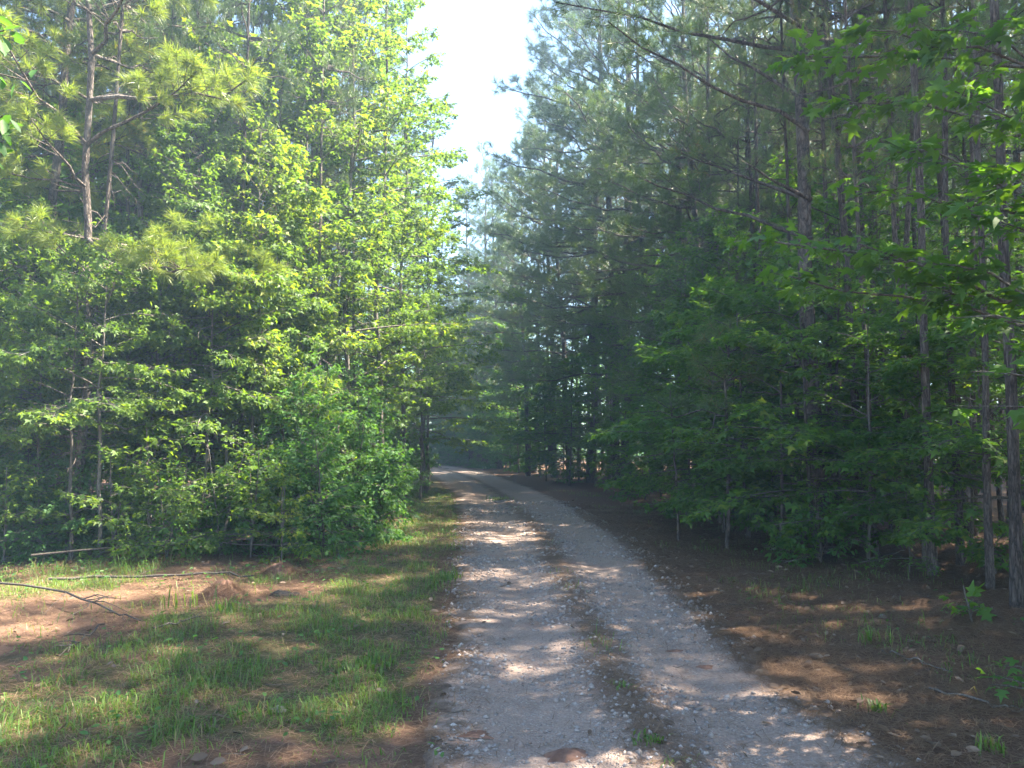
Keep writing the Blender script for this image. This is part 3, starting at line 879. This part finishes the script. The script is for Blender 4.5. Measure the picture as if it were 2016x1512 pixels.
for px, Y, p, s in ((60, 12.6, 0, 1.0), (130, 13.5, 2, 1.0), (240, 14.5, 0, .9), (330, 15, 2, .9), (520, 22, 2, 1.1), (720, 26, 2, 1.0), (160, 20, 2, 1.1),
                    (690, 36, 2, 1.2), (760, 42, 2, 1.2), (470, 34, 2, 1.2), (350, 32, 2, 1.2), (220, 30, 2, 1.2), (90, 28, 2, 1.2)):
    ROW.append(put('sapling_tree', UNDER[p], px, Y, 'understory sapling with layered green leaves deep in the left woods', 'sapling', G, s))
number_along(ROW, 'layered sapling deep in the left woods', False)

# ---- the right side
G = 'pines along the right edge of the track'
for k, (px, Y, p, s, ed) in enumerate(((1985, 7.4, 2, 1.0, 0), (1935, 8.3, 1, .9, 0), (1880, 9.6, 0, .95, 0), (1790, 12.6, 3, 1.0, 0), (1700, 13.0, 2, .9, 0), (1500, 17.5, 0, 1.0, 0), (1440, 19.0, 1, .98, 1), (1385, 20.5, 0, 1.0, 1),
                                       (1330, 22.5, 2, 1.0, 1), (1290, 25, 1, 1.22, 1), (1232, 26.5, 2, 1.38, 1), (1212, 28.5, 0, 1.36, 1), (1162, 31, 2, 1.26, 1), (1124, 34, 1, 1.22, 1), (1090, 37, 0, 1.16, 1), (1052, 42, 2, 1.08, 1), (1016, 47, 1, 1.12, 1), (1040, 39, 1, 1.05, 1))):
    put('pine_tree', (EDGE_PINES if ed else PINES)[p], px, Y, f'pine, {ORD[k]} inward from the right edge along the shaded front of the right-hand woods', group=G, s=(s * (.42 if Y < 10 else .6),) * 2 + (s,) if not ed else s, rz=R.uniform(-.5, .5) if ed else None)

def limbed_pine():
    """the thick pine whose long bare limbs reach up over the track"""
    rng = np.random.default_rng(140)
    Y = 11.4
    x = X(1612, Y)
    base = pine(141, 17.0, .52, 2.6, .115, dead=10)
    root = place('pine_tree', base, x, Y, 0, 1.0, 'thick grey pine trunk with long bare limbs slanting up over the track', 'tree', 'pines along the right edge of the track')
    taken.append((x, Y))
    o = np.array((x, Y, gz(x, Y) - .03))
    for p0, p1, YY, dens in (((1590, 258), (1190, 60), 10.6, .55), ((1600, 100), (1090, 20), 11.2, .55), ((1590, 60), (1290, -120), 10.2, .6), ((1592, 392), (1470, 325), 10.6, .0), ((1600, 395), (1330, 300), 12.4, .35), ((1596, 200), (1380, 70), 12.4, .4),
                             ((1600, 470), (1250, 350), 13.5, .5)):
        a, b = at(p0[0], p0[1], Y) - o, at(p1[0], p1[1], YY) - o
        a[:2] *= .05
        d = b - a
        L = float(np.linalg.norm(d))
        T, sh = Tubes(), []
        az, el = math.atan2(d[1], d[0]), math.asin(d[2] / L)
        pine_bough(rng, T, a, az, L, el, .034, sh, sag=.02, first=.5 if dens else .8, dens=max(dens, .25), curl=.1, wave=.006, sway=.03)
        limb = obj('limb', T.mesh('limb', PINE_BARK), root)
        if dens:
            P, Ax = np.array([s[0] for s in sh]), np.array([s[1] for s in sh])
            v, f = needle_arrays(P, Ax, 38, rng, (.15, .23), .006, bent=True)
            obj('needles', mesh_from('limb_needles', v, f, NEEDLE), limb)
limbed_pine()

G = 'layered saplings under the right-hand pines'
for k, (px, Y, p, s) in enumerate(((2010, 9.0, 1, .85), (1900, 10.2, 1, .8), (1750, 13.0, 2, .9), (1640, 12.2, 0, .9), (1600, 14.0, 2, .9), (1560, 12.6, 1, .9), (1480, 15.0, 0, .95),
                                   (1450, 17.0, 2, .9), (1420, 14.0, 1, .85), (1400, 18, 2, .9), (1370, 20, 0, 1.05), (1340, 19.5, 0, 1.0), (1300, 22.0, 1, 1.0), (1270, 24, 2, 1.0), (1235, 25, 2, .85), (1200, 28, 0, 1.2), (1170, 29, 0, 1.0), (1140, 32, 2, 1.0), (1110, 33, 1, 1.1), (1085, 37, 2, 1.1), (1062, 38, 0, 1.1), (1042, 40, 2, 1.25), (1022, 43, 0, 1.4), (1004, 47, 2, 1.3), (1075, 33.5, 1, 1.3), (1120, 30, 1, 1.2), (988, 51, 0, 1.5))):
    put('sapling_tree', UNDER[p], px, Y, f'understory sapling with flat layers of leaves, {ORD[k]} inward from the right photo edge', 'sapling', G, s)
G = 'leafy sprays reaching out from the right-hand woods'
ROW = []
for px, Y, p, s in ((1530, 12.0, 1, 1.0), (1600, 10.9, 1, .95), (1700, 10.2, 1, .8), (1810, 10.0, 1, .8), (1945, 9.0, 1, .75), (1470, 13.2, 1, 1.05), (1415, 15.5, 1, 1.1), (1350, 17.5, 1, 1.15)):
    ROW.append(put('sapling_tree', UNDER[p], px, Y, 'x', 'sapling', G, s))
number_along(ROW, 'low leafy sapling leaning out over the right verge', True)
G = 'thin stems crowding the front of the right-hand woods'
ROW = []
for k in range(90):
    Y = 8.3 + 14 * R.random() ** 1.1
    x = right_line(Y) + .1 + 3.2 * R.random() ** 1.3
    if len(ROW) > 37 or x > .7 * Y + .4 or not free(x, Y, .45):
        continue
    taken.append((x, Y))
    q = R.uniform(.32, .55)
    ROW.append(place('pine_tree', PINES[int(R.integers(5))], x, Y, R.uniform(0, 6.28), (q, q, R.uniform(.75, 1.0)), 'x', 'tree', G, tilt=(R.normal(0, .03), R.normal(0, .03))))
number_along(ROW, 'very thin dark stem at the front of the right-hand woods', True)
G = 'thin stems crowding the front of the left-hand woods'
ROW = []
for k in range(120):
    Y = 11.4 + 7 * R.random()
    x = left_line(Y) - .3 - 8 * R.random()
    if len(ROW) > 37 or x < -.7 * Y - .4 or not free(x, Y, .4):
        continue
    taken.append((x, Y))
    q = R.uniform(.30, .5)
    ROW.append(place('pine_tree', PINES[int(R.integers(5))], x, Y, R.uniform(0, 6.28), (q, q, R.uniform(.75, 1.0)), 'x', 'tree', G, tilt=(R.normal(0, .04), R.normal(0, .04))))
number_along(ROW[:38], 'very thin stem at the front of the left-hand woods', False)

G = 'low shrubs at the foot of the right-hand pines'
for k, (px, Y, p, s) in enumerate(((1780, 9.4, 3, .8), (1610, 10.3, 3, 1.0), (1555, 11.6, 3, .9), (1530, 13.5, 3, 1.2), (1440, 17, 3, 1.6), (1390, 16, 1, .7), (1330, 20, 1, .8), (1270, 22, 3, 1.5), (1200, 27, 1, .8), (1120, 32, 3, 1.4))):
    put('shrub', UNDER[3] if k % 2 == 0 else SHRUBS[p], px, Y, f'small leafy shrub on shaded pine straw, {ORD[k]} inward from the right edge', 'shrub', G, s if k % 2 else s * .7)
G = 'saplings in the depth of the right-hand woods'
ROW = []
for px, Y, p, s in ((1980, 13, 2, 1.0), (1900, 15, 0, 1.0), (1830, 17, 2, 1.0), (1750, 16, 2, .9), (1680, 18, 2, 1.0), (1600, 20, 2, 1.1), (1480, 25, 2, 1.1), (1860, 24, 2, 1.2), (1600, 30, 2, 1.2),
                    (1370, 31, 2, 1.2), (1300, 34, 2, 1.2), (1230, 38, 2, 1.2), (1160, 44, 2, 1.2), (1090, 50, 2, 1.2), (1500, 36, 2, 1.3), (1960, 17, 0, 1.0), (2010, 19, 2, 1.0), (1930, 22, 2, 1.1), (1990, 26, 2, 1.2), (1820, 29, 2, 1.2)):
    ROW.append(put('sapling_tree', UNDER[p], px, Y, 'understory sapling with layered leaves deep under the right-hand pines', 'sapling', G, s))
number_along(ROW, 'layered sapling deep in the right woods', True)
put('pine_sapling', SAPLING_PINE, 1425, 12.0, 'thin leaning pine sapling with long needle tufts before the dark trunks', 'sapling', tilt=(0, rad(-5)))
put('pine_sapling', SAPLING_PINE, 1335, 13.0, 'lower soft pine sapling beside the leaning one at the right woods', 'sapling', s=.72)

# ---- the bend, far ahead
G = 'trees beyond the bend of the track'
ROW = []
for px, Y, p, s in ((985, 56, 0, 1.0), (945, 58, 1, 1.0), (905, 62, 2, .95), (870, 64, 0, 1.0), (1010, 60, 2, 1.0), (930, 70, 0, 1.1), (970, 74, 1, 1.1), (890, 76, 2, 1.0), (840, 72, 1, 1.0), (1020, 76, 0, 1.1), (955, 52, 0, (1.4, 1.4, 1.3)), (985, 50, 2, (1.15, 1.15, 1.15)), (930, 55, 2, 1.2)):
    ROW.append(put('pine_tree', EDGE_PINES[p], px, Y, 'hazy pine standing beyond the bend where the track disappears', group=G, s=s, rz=math.pi / 2 + R.uniform(-.6, .6)))
number_along(ROW, 'hazy pine beyond the bend of the track', False)
G = 'undergrowth beyond the bend of the track'
ROW = []
for px, Y, p, s in ((902, 58.5, 2, 1.25), (922, 56.5, 2, 1.2), (942, 54.5, 0, 1.5), (960, 53, 2, 1.25), (978, 51.5, 0, 1.5), (996, 50, 2, 1.2), (1016, 47.5, 0, 1.3), (1040, 44.5, 0, 1.2), (882, 60, 2, 1.3), (850, 61, 2, 1.1), (880, 63, 2, 1.2), (920, 61, 2, 1.0), (950, 58, 0, 1.1), (975, 57, 2, .9), (1000, 56, 0, 1.2), (1020, 56, 0, 1.2), (935, 61, 2, .9), (960, 61, 2, 1.5), (1005, 63, 2, 1.5), (915, 65, 2, 1.6), (985, 67, 2, 1.7), (900, 71, 2, 1.3), (940, 69, 2, 1.3), (830, 69, 2, 1.3), (980, 71, 2, 1.3)):
    ROW.append(put('shrub', SHRUBS[p], px, Y, 'leafy shrub closing the view beyond the bend', 'shrub', G, s * 1.25))
number_along(ROW, 'leafy shrub closing the view beyond the bend', False)
G = 'sweetgums leaning over the bend'
ROW = []
for px, Y, p, s in ((880, 63, 3, 1.1), (850, 66, 1, 1.0), (905, 61, 3, 1.2), (935, 59, 3, 1.2), (955, 60, 0, 1.1), (990, 57, 1, 1.2), (915, 65, 1, 1.1), (970, 56, 3, 1.2), (830, 68, 0, 1.0), (945, 55.5, 3, .8)):
    ROW.append(put('sweetgum_tree', GUMS[p], px, Y, 'leafy sweetgum leaning over the track at the bend', group=G, s=s))
number_along(ROW, 'leafy sweetgum overhanging the distant bend', False)

# ---- the mass of the two woods, tree by tree
def woods(n, side, label, group, y0, y1, gap, depth):
    made = tries = 0
    front = []
    while made < n and tries < 20000:
        tries += 1
        y = y0 + (y1 - y0) * R.random() ** 1.25
        o = .4 + depth * R.random() ** 1.4
        x = left_line(y) - o if side < 0 else right_line(y) + o
        if not (-.72 * max(y, 1) - 3 < x < .72 * max(y, 1) + 5) or not free(x, y, gap):
            continue
        if side > 0 and 42 < y < 68 and o < 24:
            continue
        taken.append((x, y))
        s = R.uniform(.85, 1.1)
        o_ = place('pine_tree', PINES[int(R.integers(5))], x, y, R.uniform(0, 6.28), (s * R.uniform(.5, 1.0),) * 2 + (s,), label, 'tree', group, tilt=(R.normal(0, .018), R.normal(0, .018)))
        front.append((o, o_))
        made += 1
    front.sort(key=lambda t: t[0])
    for k in range(0, len(front), 38):
        number_along([t[1] for t in front[k:k + 38]], ('slim', 'dark', 'half hidden', 'far', 'hazy')[k // 38] + ' pine in the ' + ORD[k // 38] + ' rank of the ' + ('left' if side < 0 else 'right') + ' woods', side > 0)
    print('woods', side, made)
woods(120, -1, 'straight pine trunk among many deep in the left-hand woods', 'pines deep in the left-hand woods', 12.5, 66, 1.5, 24)
woods(150, 1, 'dark straight pine trunk among many deep in the right-hand woods', 'pines deep in the right-hand woods', 8, 68, 1.35, 24)

def distant_wood():
    """the leafy depth of the woods that reads as one mass"""
    rng = np.random.default_rng(77)
    n = 7000
    y = 16 + 74 * rng.random(n) ** .9
    o = 11 + 31 * rng.random(n) ** .9
    sd = np.where(rng.random(n) < .5, -1, 1)
    x = np.where(sd < 0, np.interp(y, LB[:, 0], LB[:, 1]) - o, np.interp(y, RB[:, 0], RB[:, 1]) + o)
    far = rng.random(n) < .30
    x = np.where(far, rng.uniform(-34, 26, n), x)
    y = np.where(far, rng.uniform(80, 96, n), y)
    z = 12 * rng.random(n) ** 1.9
    k = (np.abs(x) < .74 * y + 4)
    c = np.stack((x, y, z), -1)[k]
    per = 18
    P = np.repeat(c, per, 0) + rng.normal(0, 1, (len(c) * per, 3)) * (.75, .75, .32)
    P[:, 2] = np.maximum(P[:, 2], .1)
    D = rng.normal(0, 1, P.shape) * (1, 1, .5)
    N = UP + rng.normal(0, .5, P.shape)
    v, f = leaf_arrays(P, D, N, (.12 + .0026 * P[:, 1]) * rng.uniform(.6, 1.4, len(P)), TRI)
    return mesh_from('distant_woods', v, f, MAPLE)
tag(obj('distant_woods', distant_wood()), 'leafy green depth of the woods far behind the trunks', 'woods', kind='stuff')
# unseen pines added outside the frame on the right, to shade the track
for x, y, p in ((5.6, 2.5, 0), (7.8, 4.6, 2), (6.4, -.8, 1), (9.5, 1.5, 3), (9.8, 6.2, 4), (12.2, 4.0, 0), (5.9, 5.4, 4), (12.5, 8.5, 2), (7.2, 8.8, 0)):
    taken.append((x, y))
    place('pine_tree', PINES[p], x, y, R.uniform(0, 6.28), (1.15, 1.15, R.uniform(.95, 1.05)), 'unseen pine added beside the near track to shade it', 'tree', 'unseen pines shading the near track')

for x, y, p, s in ((6.2, 3.9, 2, 1.0), (7.4, 6.4, 2, .95), (8.6, 5.2, 0, 1.1), (6.6, 1.8, 2, 1.0), (9.2, 8.0, 2, 1.0), (5.4, .6, 0, 1.0)):  # saplings out of view, also added for the shade they throw
    place('sapling_tree', UNDER[p], x, y, R.uniform(0, 6.28), s, 'unseen understory sapling added beside the near track for shade', 'sapling', 'unseen saplings shading the near track')

# ------------------------------------------------------------------ near saplings whose leaves can be picked apart
def star_leaf_meshes(mat, shape, n=5):
    out = []
    for k in range(n):
        rng = np.random.default_rng(500 + k)
        v = shape[0].copy()
        v[:, 1] *= rng.uniform(.85, 1.15)
        v[:, 2] += rng.normal(0, .03, len(v)) - .12 * v[:, 0] ** 2
        out.append(mesh_from('leaf', v, shape[1], mat))
    return out

def near_sapling(seed, root_xy, H, limbs, leaf_meshes, count, size, label, cat='sapling', r0=.035, hang=.5, twig=.35, extra=0):
    rng = np.random.default_rng(seed)
    x, y = root_xy
    root = place('sapling_tree', [], x, y, 0, 1.0, label, cat)
    o = np.array(root.location)
    T = Tubes()
    tl = trunk_line(rng, H, 12, min(.02, .008 * H), rng.normal(0, .05, 2))
    T.add(tl, r0 * (1 - np.linspace(0, 1, 12)) ** .8 + .006, 7, .1)
    tw = []
    for (bx, by), Y in limbs:
        e = at(bx, by, Y) - o
        t0 = min(.96, max(.12, (e[2] - .30 * np.linalg.norm(e[:2])) / H))
        b = along(tl, t0)
        s = np.linspace(0, 1, 7)[:, None]
        L = float(np.linalg.norm(e - b))
        pts = b + s * (e - b) + (s - s ** 2) * UP * .22 * L
        pts[1:-1] += rng.normal(0, .02 * L, (5, 3))
        T.add(pts, .006 * L * (1 - .8 * s[:, 0]) + .003, 5)
        n = max(3, int(L / .16))
        for k in range(n):
            u = .3 + .7 * (k + rng.random()) / n
            q = along(pts, u)
            d = nrm(along(pts, min(1, u + .1)) - along(pts, u - .1))
            ang = (1 if k % 2 else -1) * rad(rng.uniform(20, 70))
            c, sn = math.cos(ang), math.sin(ang)
            d = np.array((d[0] * c - d[1] * sn, d[0] * sn + d[1] * c, d[2] * .5 + rng.normal(0, .2)))
            q1 = q + nrm(d) * rng.uniform(.3, 1.0) * twig
            T.add(np.array((q, q1)), (.0035, .0015), 4)
            tw.append((q, q1))
        tw.append((pts[-2], pts[-1]))
    obj('trunk', T.mesh('near_trunk', GUM_BARK), root)
    for k in range(count):
        q, q1 = tw[k % len(tw)]
        u = rng.uniform(.2, 1.05)
        d = nrm(nrm(q1 - q) * rng.uniform(.3, 1) + rng.normal(0, .5, 3) - UP * hang * rng.random())
        nn = UP + rng.normal(0, .35, 3)
        nn = nrm(nn - d * float(nn @ d))
        b = np.cross(nn, d)
        lf = obj('leaf', leaf_meshes[int(rng.integers(len(leaf_meshes)))], root)
        s = size * rng.uniform(.6, 1.15)
        p = q + (q1 - q) * u + d * .03
        from mathutils import Matrix
        lf.matrix_local = Matrix(((d[0] * s, b[0] * s, nn[0] * s, p[0]), (d[1] * s, b[1] * s, nn[1] * s, p[1]), (d[2] * s, b[2] * s, nn[2] * s, p[2]), (0, 0, 0, 1)))
    if extra:
        A, B = np.array([t[0] for t in tw]), np.array([t[1] for t in tw])
        v, f = leaf_arrays(*leaves_on(rng, A, B, extra, size * .85, STAR, .35, .5))
        cr = obj('crown', mesh_from('near_crown', v, f, MAPLE), root)
        cr['kind'] = 'stuff'
    return root

STAR_LEAVES = star_leaf_meshes(MAPLE, STAR)
OVAL_LEAVES = star_leaf_meshes(MAPLE, OVAL)
near_sapling(601, (3.95, 4.9), 5.2, (((1480, 470), 5.2), ((1560, 545), 5.4), ((1690, 480), 4.8), ((1760, 300), 4.7), ((1540, 110), 5.5), ((1680, 60), 5.0), ((1830, 560), 5.0), ((1900, 420), 4.6), ((1880, 180), 4.6), ((1960, 620), 4.5),
                                     ((1990, 330), 4.4), ((1620, 200), 5.4), ((1800, 60), 4.8), ((1700, 380), 5.2)), STAR_LEAVES, 300, .135,
             'near sweetgum branches with large star leaves crossing the upper right corner', 'tree', extra=5)
near_sapling(602, (3.75, 4.2), 2.3, (((1985, 735), 4.2), ((1995, 800), 4.1), ((2005, 690), 4.3)), STAR_LEAVES, 46, .13, 'bright star leaved sapling poking in at the right edge halfway up', r0=.015)
near_sapling(603, (3.55, 4.85), .42, (((1960, 1330), 4.8), ((2000, 1310), 4.9), ((1985, 1350), 4.7), ((2020, 1330), 4.9)), STAR_LEAVES, 34, .085, 'small bright green seedling on the straw at the right edge', r0=.006, twig=.12)
near_sapling(604, (X(1900, 7.0), 7.0), .36, (((1880, 1185), 6.95), ((1915, 1180), 7.0), ((1905, 1195), 6.9), ((1925, 1190), 7.05)), STAR_LEAVES, 16, .14, 'seedling with a few broad star leaves in front of the dark right-hand trunks', r0=.005, twig=.1)
near_sapling(605, (-3.5, 3.9), 4.2, (((8, 60), 3.9), ((18, 150), 4.0), ((5, 230), 3.8), ((22, 260), 3.9), ((0, 20), 4.1), ((-5, 300), 3.9)), star_leaf_meshes(SHRUB, OVAL), 90, .10, 'dark overhanging branch of drooping leaves in the upper left corner', 'tree', hang=1.4, twig=.2)  # darker leaf material puts the branch's shade into its colour

# ------------------------------------------------------------------ fallen wood, clods, stones and tufts
def fallen(name, pix, rads, label, cat='branch', lift=.03, twigs=0, seed=1, group=None, mat=None, twig_len=.5):
    rng = np.random.default_rng(seed)
    P = []
    for k, p in enumerate(pix):
        if len(p) == 2:
            x, y = gp(*p)
            P.append((x, y, gz(x, y) + lift))
        else:
            P.append(p)
    P = np.array(P)
    s = np.linspace(0, 1, 12)
    pts = np.stack([np.interp(s, np.linspace(0, 1, len(P)), P[:, k]) for k in range(3)], -1)
    pts[1:-1] += rng.normal(0, .012, (10, 3))
    T = Tubes()
    o = pts[0].copy()
    T.add(pts - o, np.interp(s, (0, 1), rads), 6, .15)
    root = bpy.data.objects.new(name, None)
    col.objects.link(root)
    root.location = o
    tag(root, label, cat, group)
    obj('stem', T.mesh('fallen_stem', mat or TWIG_BARK), root)
    for k in range(twigs):
        u = rng.uniform(.2, .95)
        q = along(pts - o, u)
        d = nrm(along(pts, min(1, u + .1)) - along(pts, u - .1))
        d = nrm(d + np.cross(d, UP) * rng.choice((-1, 1)) * rng.uniform(.4, 1.1) + UP * rng.uniform(-.05, .7))
        ln = twig_len * rng.uniform(.4, 1.1)
        tp = np.array([q + d * ln * t + (0, 0, -.25 * ln * t * t) for t in (0, .35, .7, 1)])
        tp[1:] += rng.normal(0, .03 * ln, (3, 3))
        T2 = Tubes()
        T2.add(tp, (.006, .0045, .003, .0012), 4)
        obj('twig', T2.mesh('fallen_twig', mat or TWIG_BARK), root)
    return root

fallen('fallen_pole', ((60, 1124), (200, 1113), (340, 1106), (450, 1103), (565, 1106)), (.016, .006), 'longer bare fallen pole lying along the left forest edge', lift=.22, twigs=7, seed=1, twig_len=.6)
fallen('fallen_pole', ((95, 1149), (260, 1142), (415, 1138), (500, 1139)), (.020, .010), 'shorter grey fallen pole lying in grass before the longer one', lift=.06, twigs=3, seed=2, twig_len=.4)
fallen('fallen_branch', ((-40, 1168), (80, 1180), (180, 1211), (235, 1243), (275, 1252)), (.014, .005), 'crooked fallen branch with twigs reaching in from the left edge', lift=.14, twigs=10, seed=3, twig_len=.55)
fallen('fallen_branch', ((205, 1240), (150, 1275), (110, 1300)), (.008, .003), 'thin forked twig lying below the crooked branch', lift=.06, twigs=4, seed=4, twig_len=.3)
fallen('fallen_branch', ((300, 1246), (360, 1232), (398, 1216)), (.011, .004), 'short curved stick on bare clay in the left grass', lift=.05, twigs=2, seed=5, twig_len=.25)
fallen('fallen_branch', ((1735, 1292), (1800, 1312), (1875, 1336)), (.007, .004), 'straight thin stick on the straw right of the track', lift=.03, twigs=1, seed=6, twig_len=.2)
fallen('fallen_branch', ((1830, 1366), (1930, 1392), (2040, 1418)), (.009, .007), 'dark stick at the lower right edge of the photo', lift=.03, twigs=2, seed=7, twig_len=.3)
fallen('fallen_branch', ((1690, 1120), (1740, 1112), (1780, 1104)), (.013, .007), 'pale stick on the straw bank below the right-hand pines', lift=.04, twigs=1, seed=8, twig_len=.3)
fallen('fallen_branch', ((250, 795 + 260), (330, 1060), (400, 1078)), (.02, .01), 'fallen limb on the dark straw inside the left woods', lift=.1, twigs=4, seed=9, twig_len=.5)

def lump(name, px, py, rx, ry_, h, mat, label, cat, seed, sharp=.25, straw_on=0):
    rng = np.random.default_rng(seed)
    x, y = gp(px, py)
    m, k = 14, 36
    rr = np.linspace(0, 1, m)
    th = np.arange(k) / k * 6.2832
    a, b = np.meshgrid(rr, th, indexing='ij')
    wob_ = 1 + sharp * (fbm(np.cos(b) * 1.5 + seed * 3.1, np.sin(b) * 1.5 + seed, 7, 3) - .5) * 2
    vx, vy = rx * a * np.cos(b) * wob_, ry_ * a * np.sin(b) * wob_
    vz = h * (1 - a ** 1.7) * (1 + sharp * 1.8 * (fbm(vx / rx * 4 + seed, vy / ry_ * 4, 9, 4) - .5)) - .02 * a ** 6
    v = np.stack((vx, vy, vz), -1).reshape(-1, 3)
    i, j = np.meshgrid(np.arange(m - 1), np.arange(k), indexing='ij')
    i, j = i.ravel(), j.ravel()
    f = np.stack((i * k + j, (i + 1) * k + j, (i + 1) * k + (j + 1) % k, i * k + (j + 1) % k), -1)
    root = obj(name, mesh_from(name, v, f, mat, True))
    root.location = (x, y, gz(x, y) + (.012 if -.1 < (x - edge_l(y)) and x < edge_r(y) else 0))
    root.rotation_euler = (0, 0, rng.uniform(-.3, .3))
    tag(root, label, cat)
    if straw_on:
        n = straw_on
        q = np.sqrt(rng.random(n)) * 1.1
        t = rng.uniform(0, 6.28, n)
        P = np.stack((rx * q * np.cos(t), ry_ * q * np.sin(t), h * (1 - np.minimum(q, 1) ** 2.2) + .006), -1)
        d = rng.normal(0, 1, (n, 3)) * (1, 1, .35)
        d = nrm(d)
        L = rng.uniform(.06, .16, n)[:, None]
        wv = nrm(np.cross(d, UP)) * .0018
        vv = np.stack((P - wv, P + wv, P + d * L), 1).reshape(-1, 3)
        st = obj('straw_cover', mesh_from('straw_cover', vv, np.arange(3 * n).reshape(-1, 3), DEAD_NEEDLE), root)
        st['kind'] = 'stuff'
    return root

lump('straw_mound', 440, 1172, .26, .22, .15, CLAY, 'larger mound of red clay and pine straw in the left grass', 'mound', 1, sharp=.7, straw_on=2200)
lump('straw_mound', 551, 1127, .24, .2, .11, CLAY, 'smaller straw mound behind the larger one near the poles', 'mound', 2, sharp=.7, straw_on=1600)
lump('bark_scrap', 555, 1168, .15, .08, .05, CHAR, 'dark chunk of rotten wood between the two mounds', 'wood', 3, .5)
lump('clay_patch', 1120, 1484, .14, .09, .03, CLAY, 'round red clay clod pressed into the track at the bottom', 'clay clod', 4, .7)
lump('clay_patch', 935, 1452, .12, .08, .012, CLAY, 'flat red clay patch in the left wheel rut', 'clay clod', 5, .8)
lump('clay_patch', 1392, 1312, .08, .06, .012, CLAY, 'faint red clay patch in the right wheel rut', 'clay clod', 6, .8)
lump('clay_patch', 1330, 1278, .09, .07, .012, CLAY, 'red clay patch beside the straw strip on the right rut', 'clay clod', 7, .8)
lump('stone', 550, 1396, .06, .045, .03, STONE, 'pale flat stone on the clay of the left verge', 'stone', 8, .3)
lump('stone', 1738, 1219, .05, .03, .03, STONE, 'pale lump of stone on the straw right of the track', 'stone', 9, .4)
lump('stone', 1484, 1255, .03, .025, .02, STONE, 'small pale stone at the right border of the gravel', 'stone', 10, .3)
lump('bark_scrap', 1418, 1168, .10, .06, .035, CHAR, 'dark scrap of bark on the straw right of the track', 'wood', 11, .5)
lump('straw_mound', 1830, 1082, .55, .4, .2, CLAY, 'low straw covered hump between the right-hand trunks', 'mound', 12, sharp=.6, straw_on=3000)

def tuft(px, py, n, h, label, spread=.06, seed=0, group=None):
    rng = np.random.default_rng(seed)
    x, y = gp(px, py)
    dx, dy = rng.normal(0, spread, n), rng.normal(0, spread, n)
    v, f = blade_arrays(dx, dy, h * rng.uniform(.5, 1.1, n), rng, .8, .006, z=np.zeros(n))
    o = obj('grass_tuft', mesh_from('grass_tuft', v, f, GRASS))
    o.location = (x, y, gz(x, y))
    tag(o, label, 'grass tuft', group)
tuft(1728, 1400, 30, .10, 'lone grass tuft on straw beside the right gravel edge', .04, seed=1)
tuft(1948, 1478, 45, .11, 'bright grass tuft in the sunny lower right corner', .04, seed=2)
tuft(1715, 1270, 16, .2, 'tall thin grass tuft on the dark straw at right', .025, seed=3)
tuft(1280, 1470, 40, .08, 'low grass tuft at the bottom of the straw strip', .045, seed=4)
tuft(1225, 1360, 30, .07, 'grass tuft growing in the middle of the track', .045, seed=5)
tuft(880, 1140, 70, .16, 'tall grass tuft at the left rim of the gravel', .10, seed=6)
tuft(735, 1310, 110, .13, 'bright green grass clump in the lit left verge', .10, seed=7)
tuft(650, 1098, 36, .42, 'tall seeding grass stalks beside the last shrub at left', .10, seed=8)
tuft(345, 1195, 24, .32, 'long arching grass blades in front of the poles', .12, seed=9)
tuft(985, 985, 120, .18, 'grass patch in the middle of the track before the bend', .22, seed=10)
tuft(445, 1205, 30, .26, 'arching grass tuft right beside the larger straw mound', .08, seed=11)
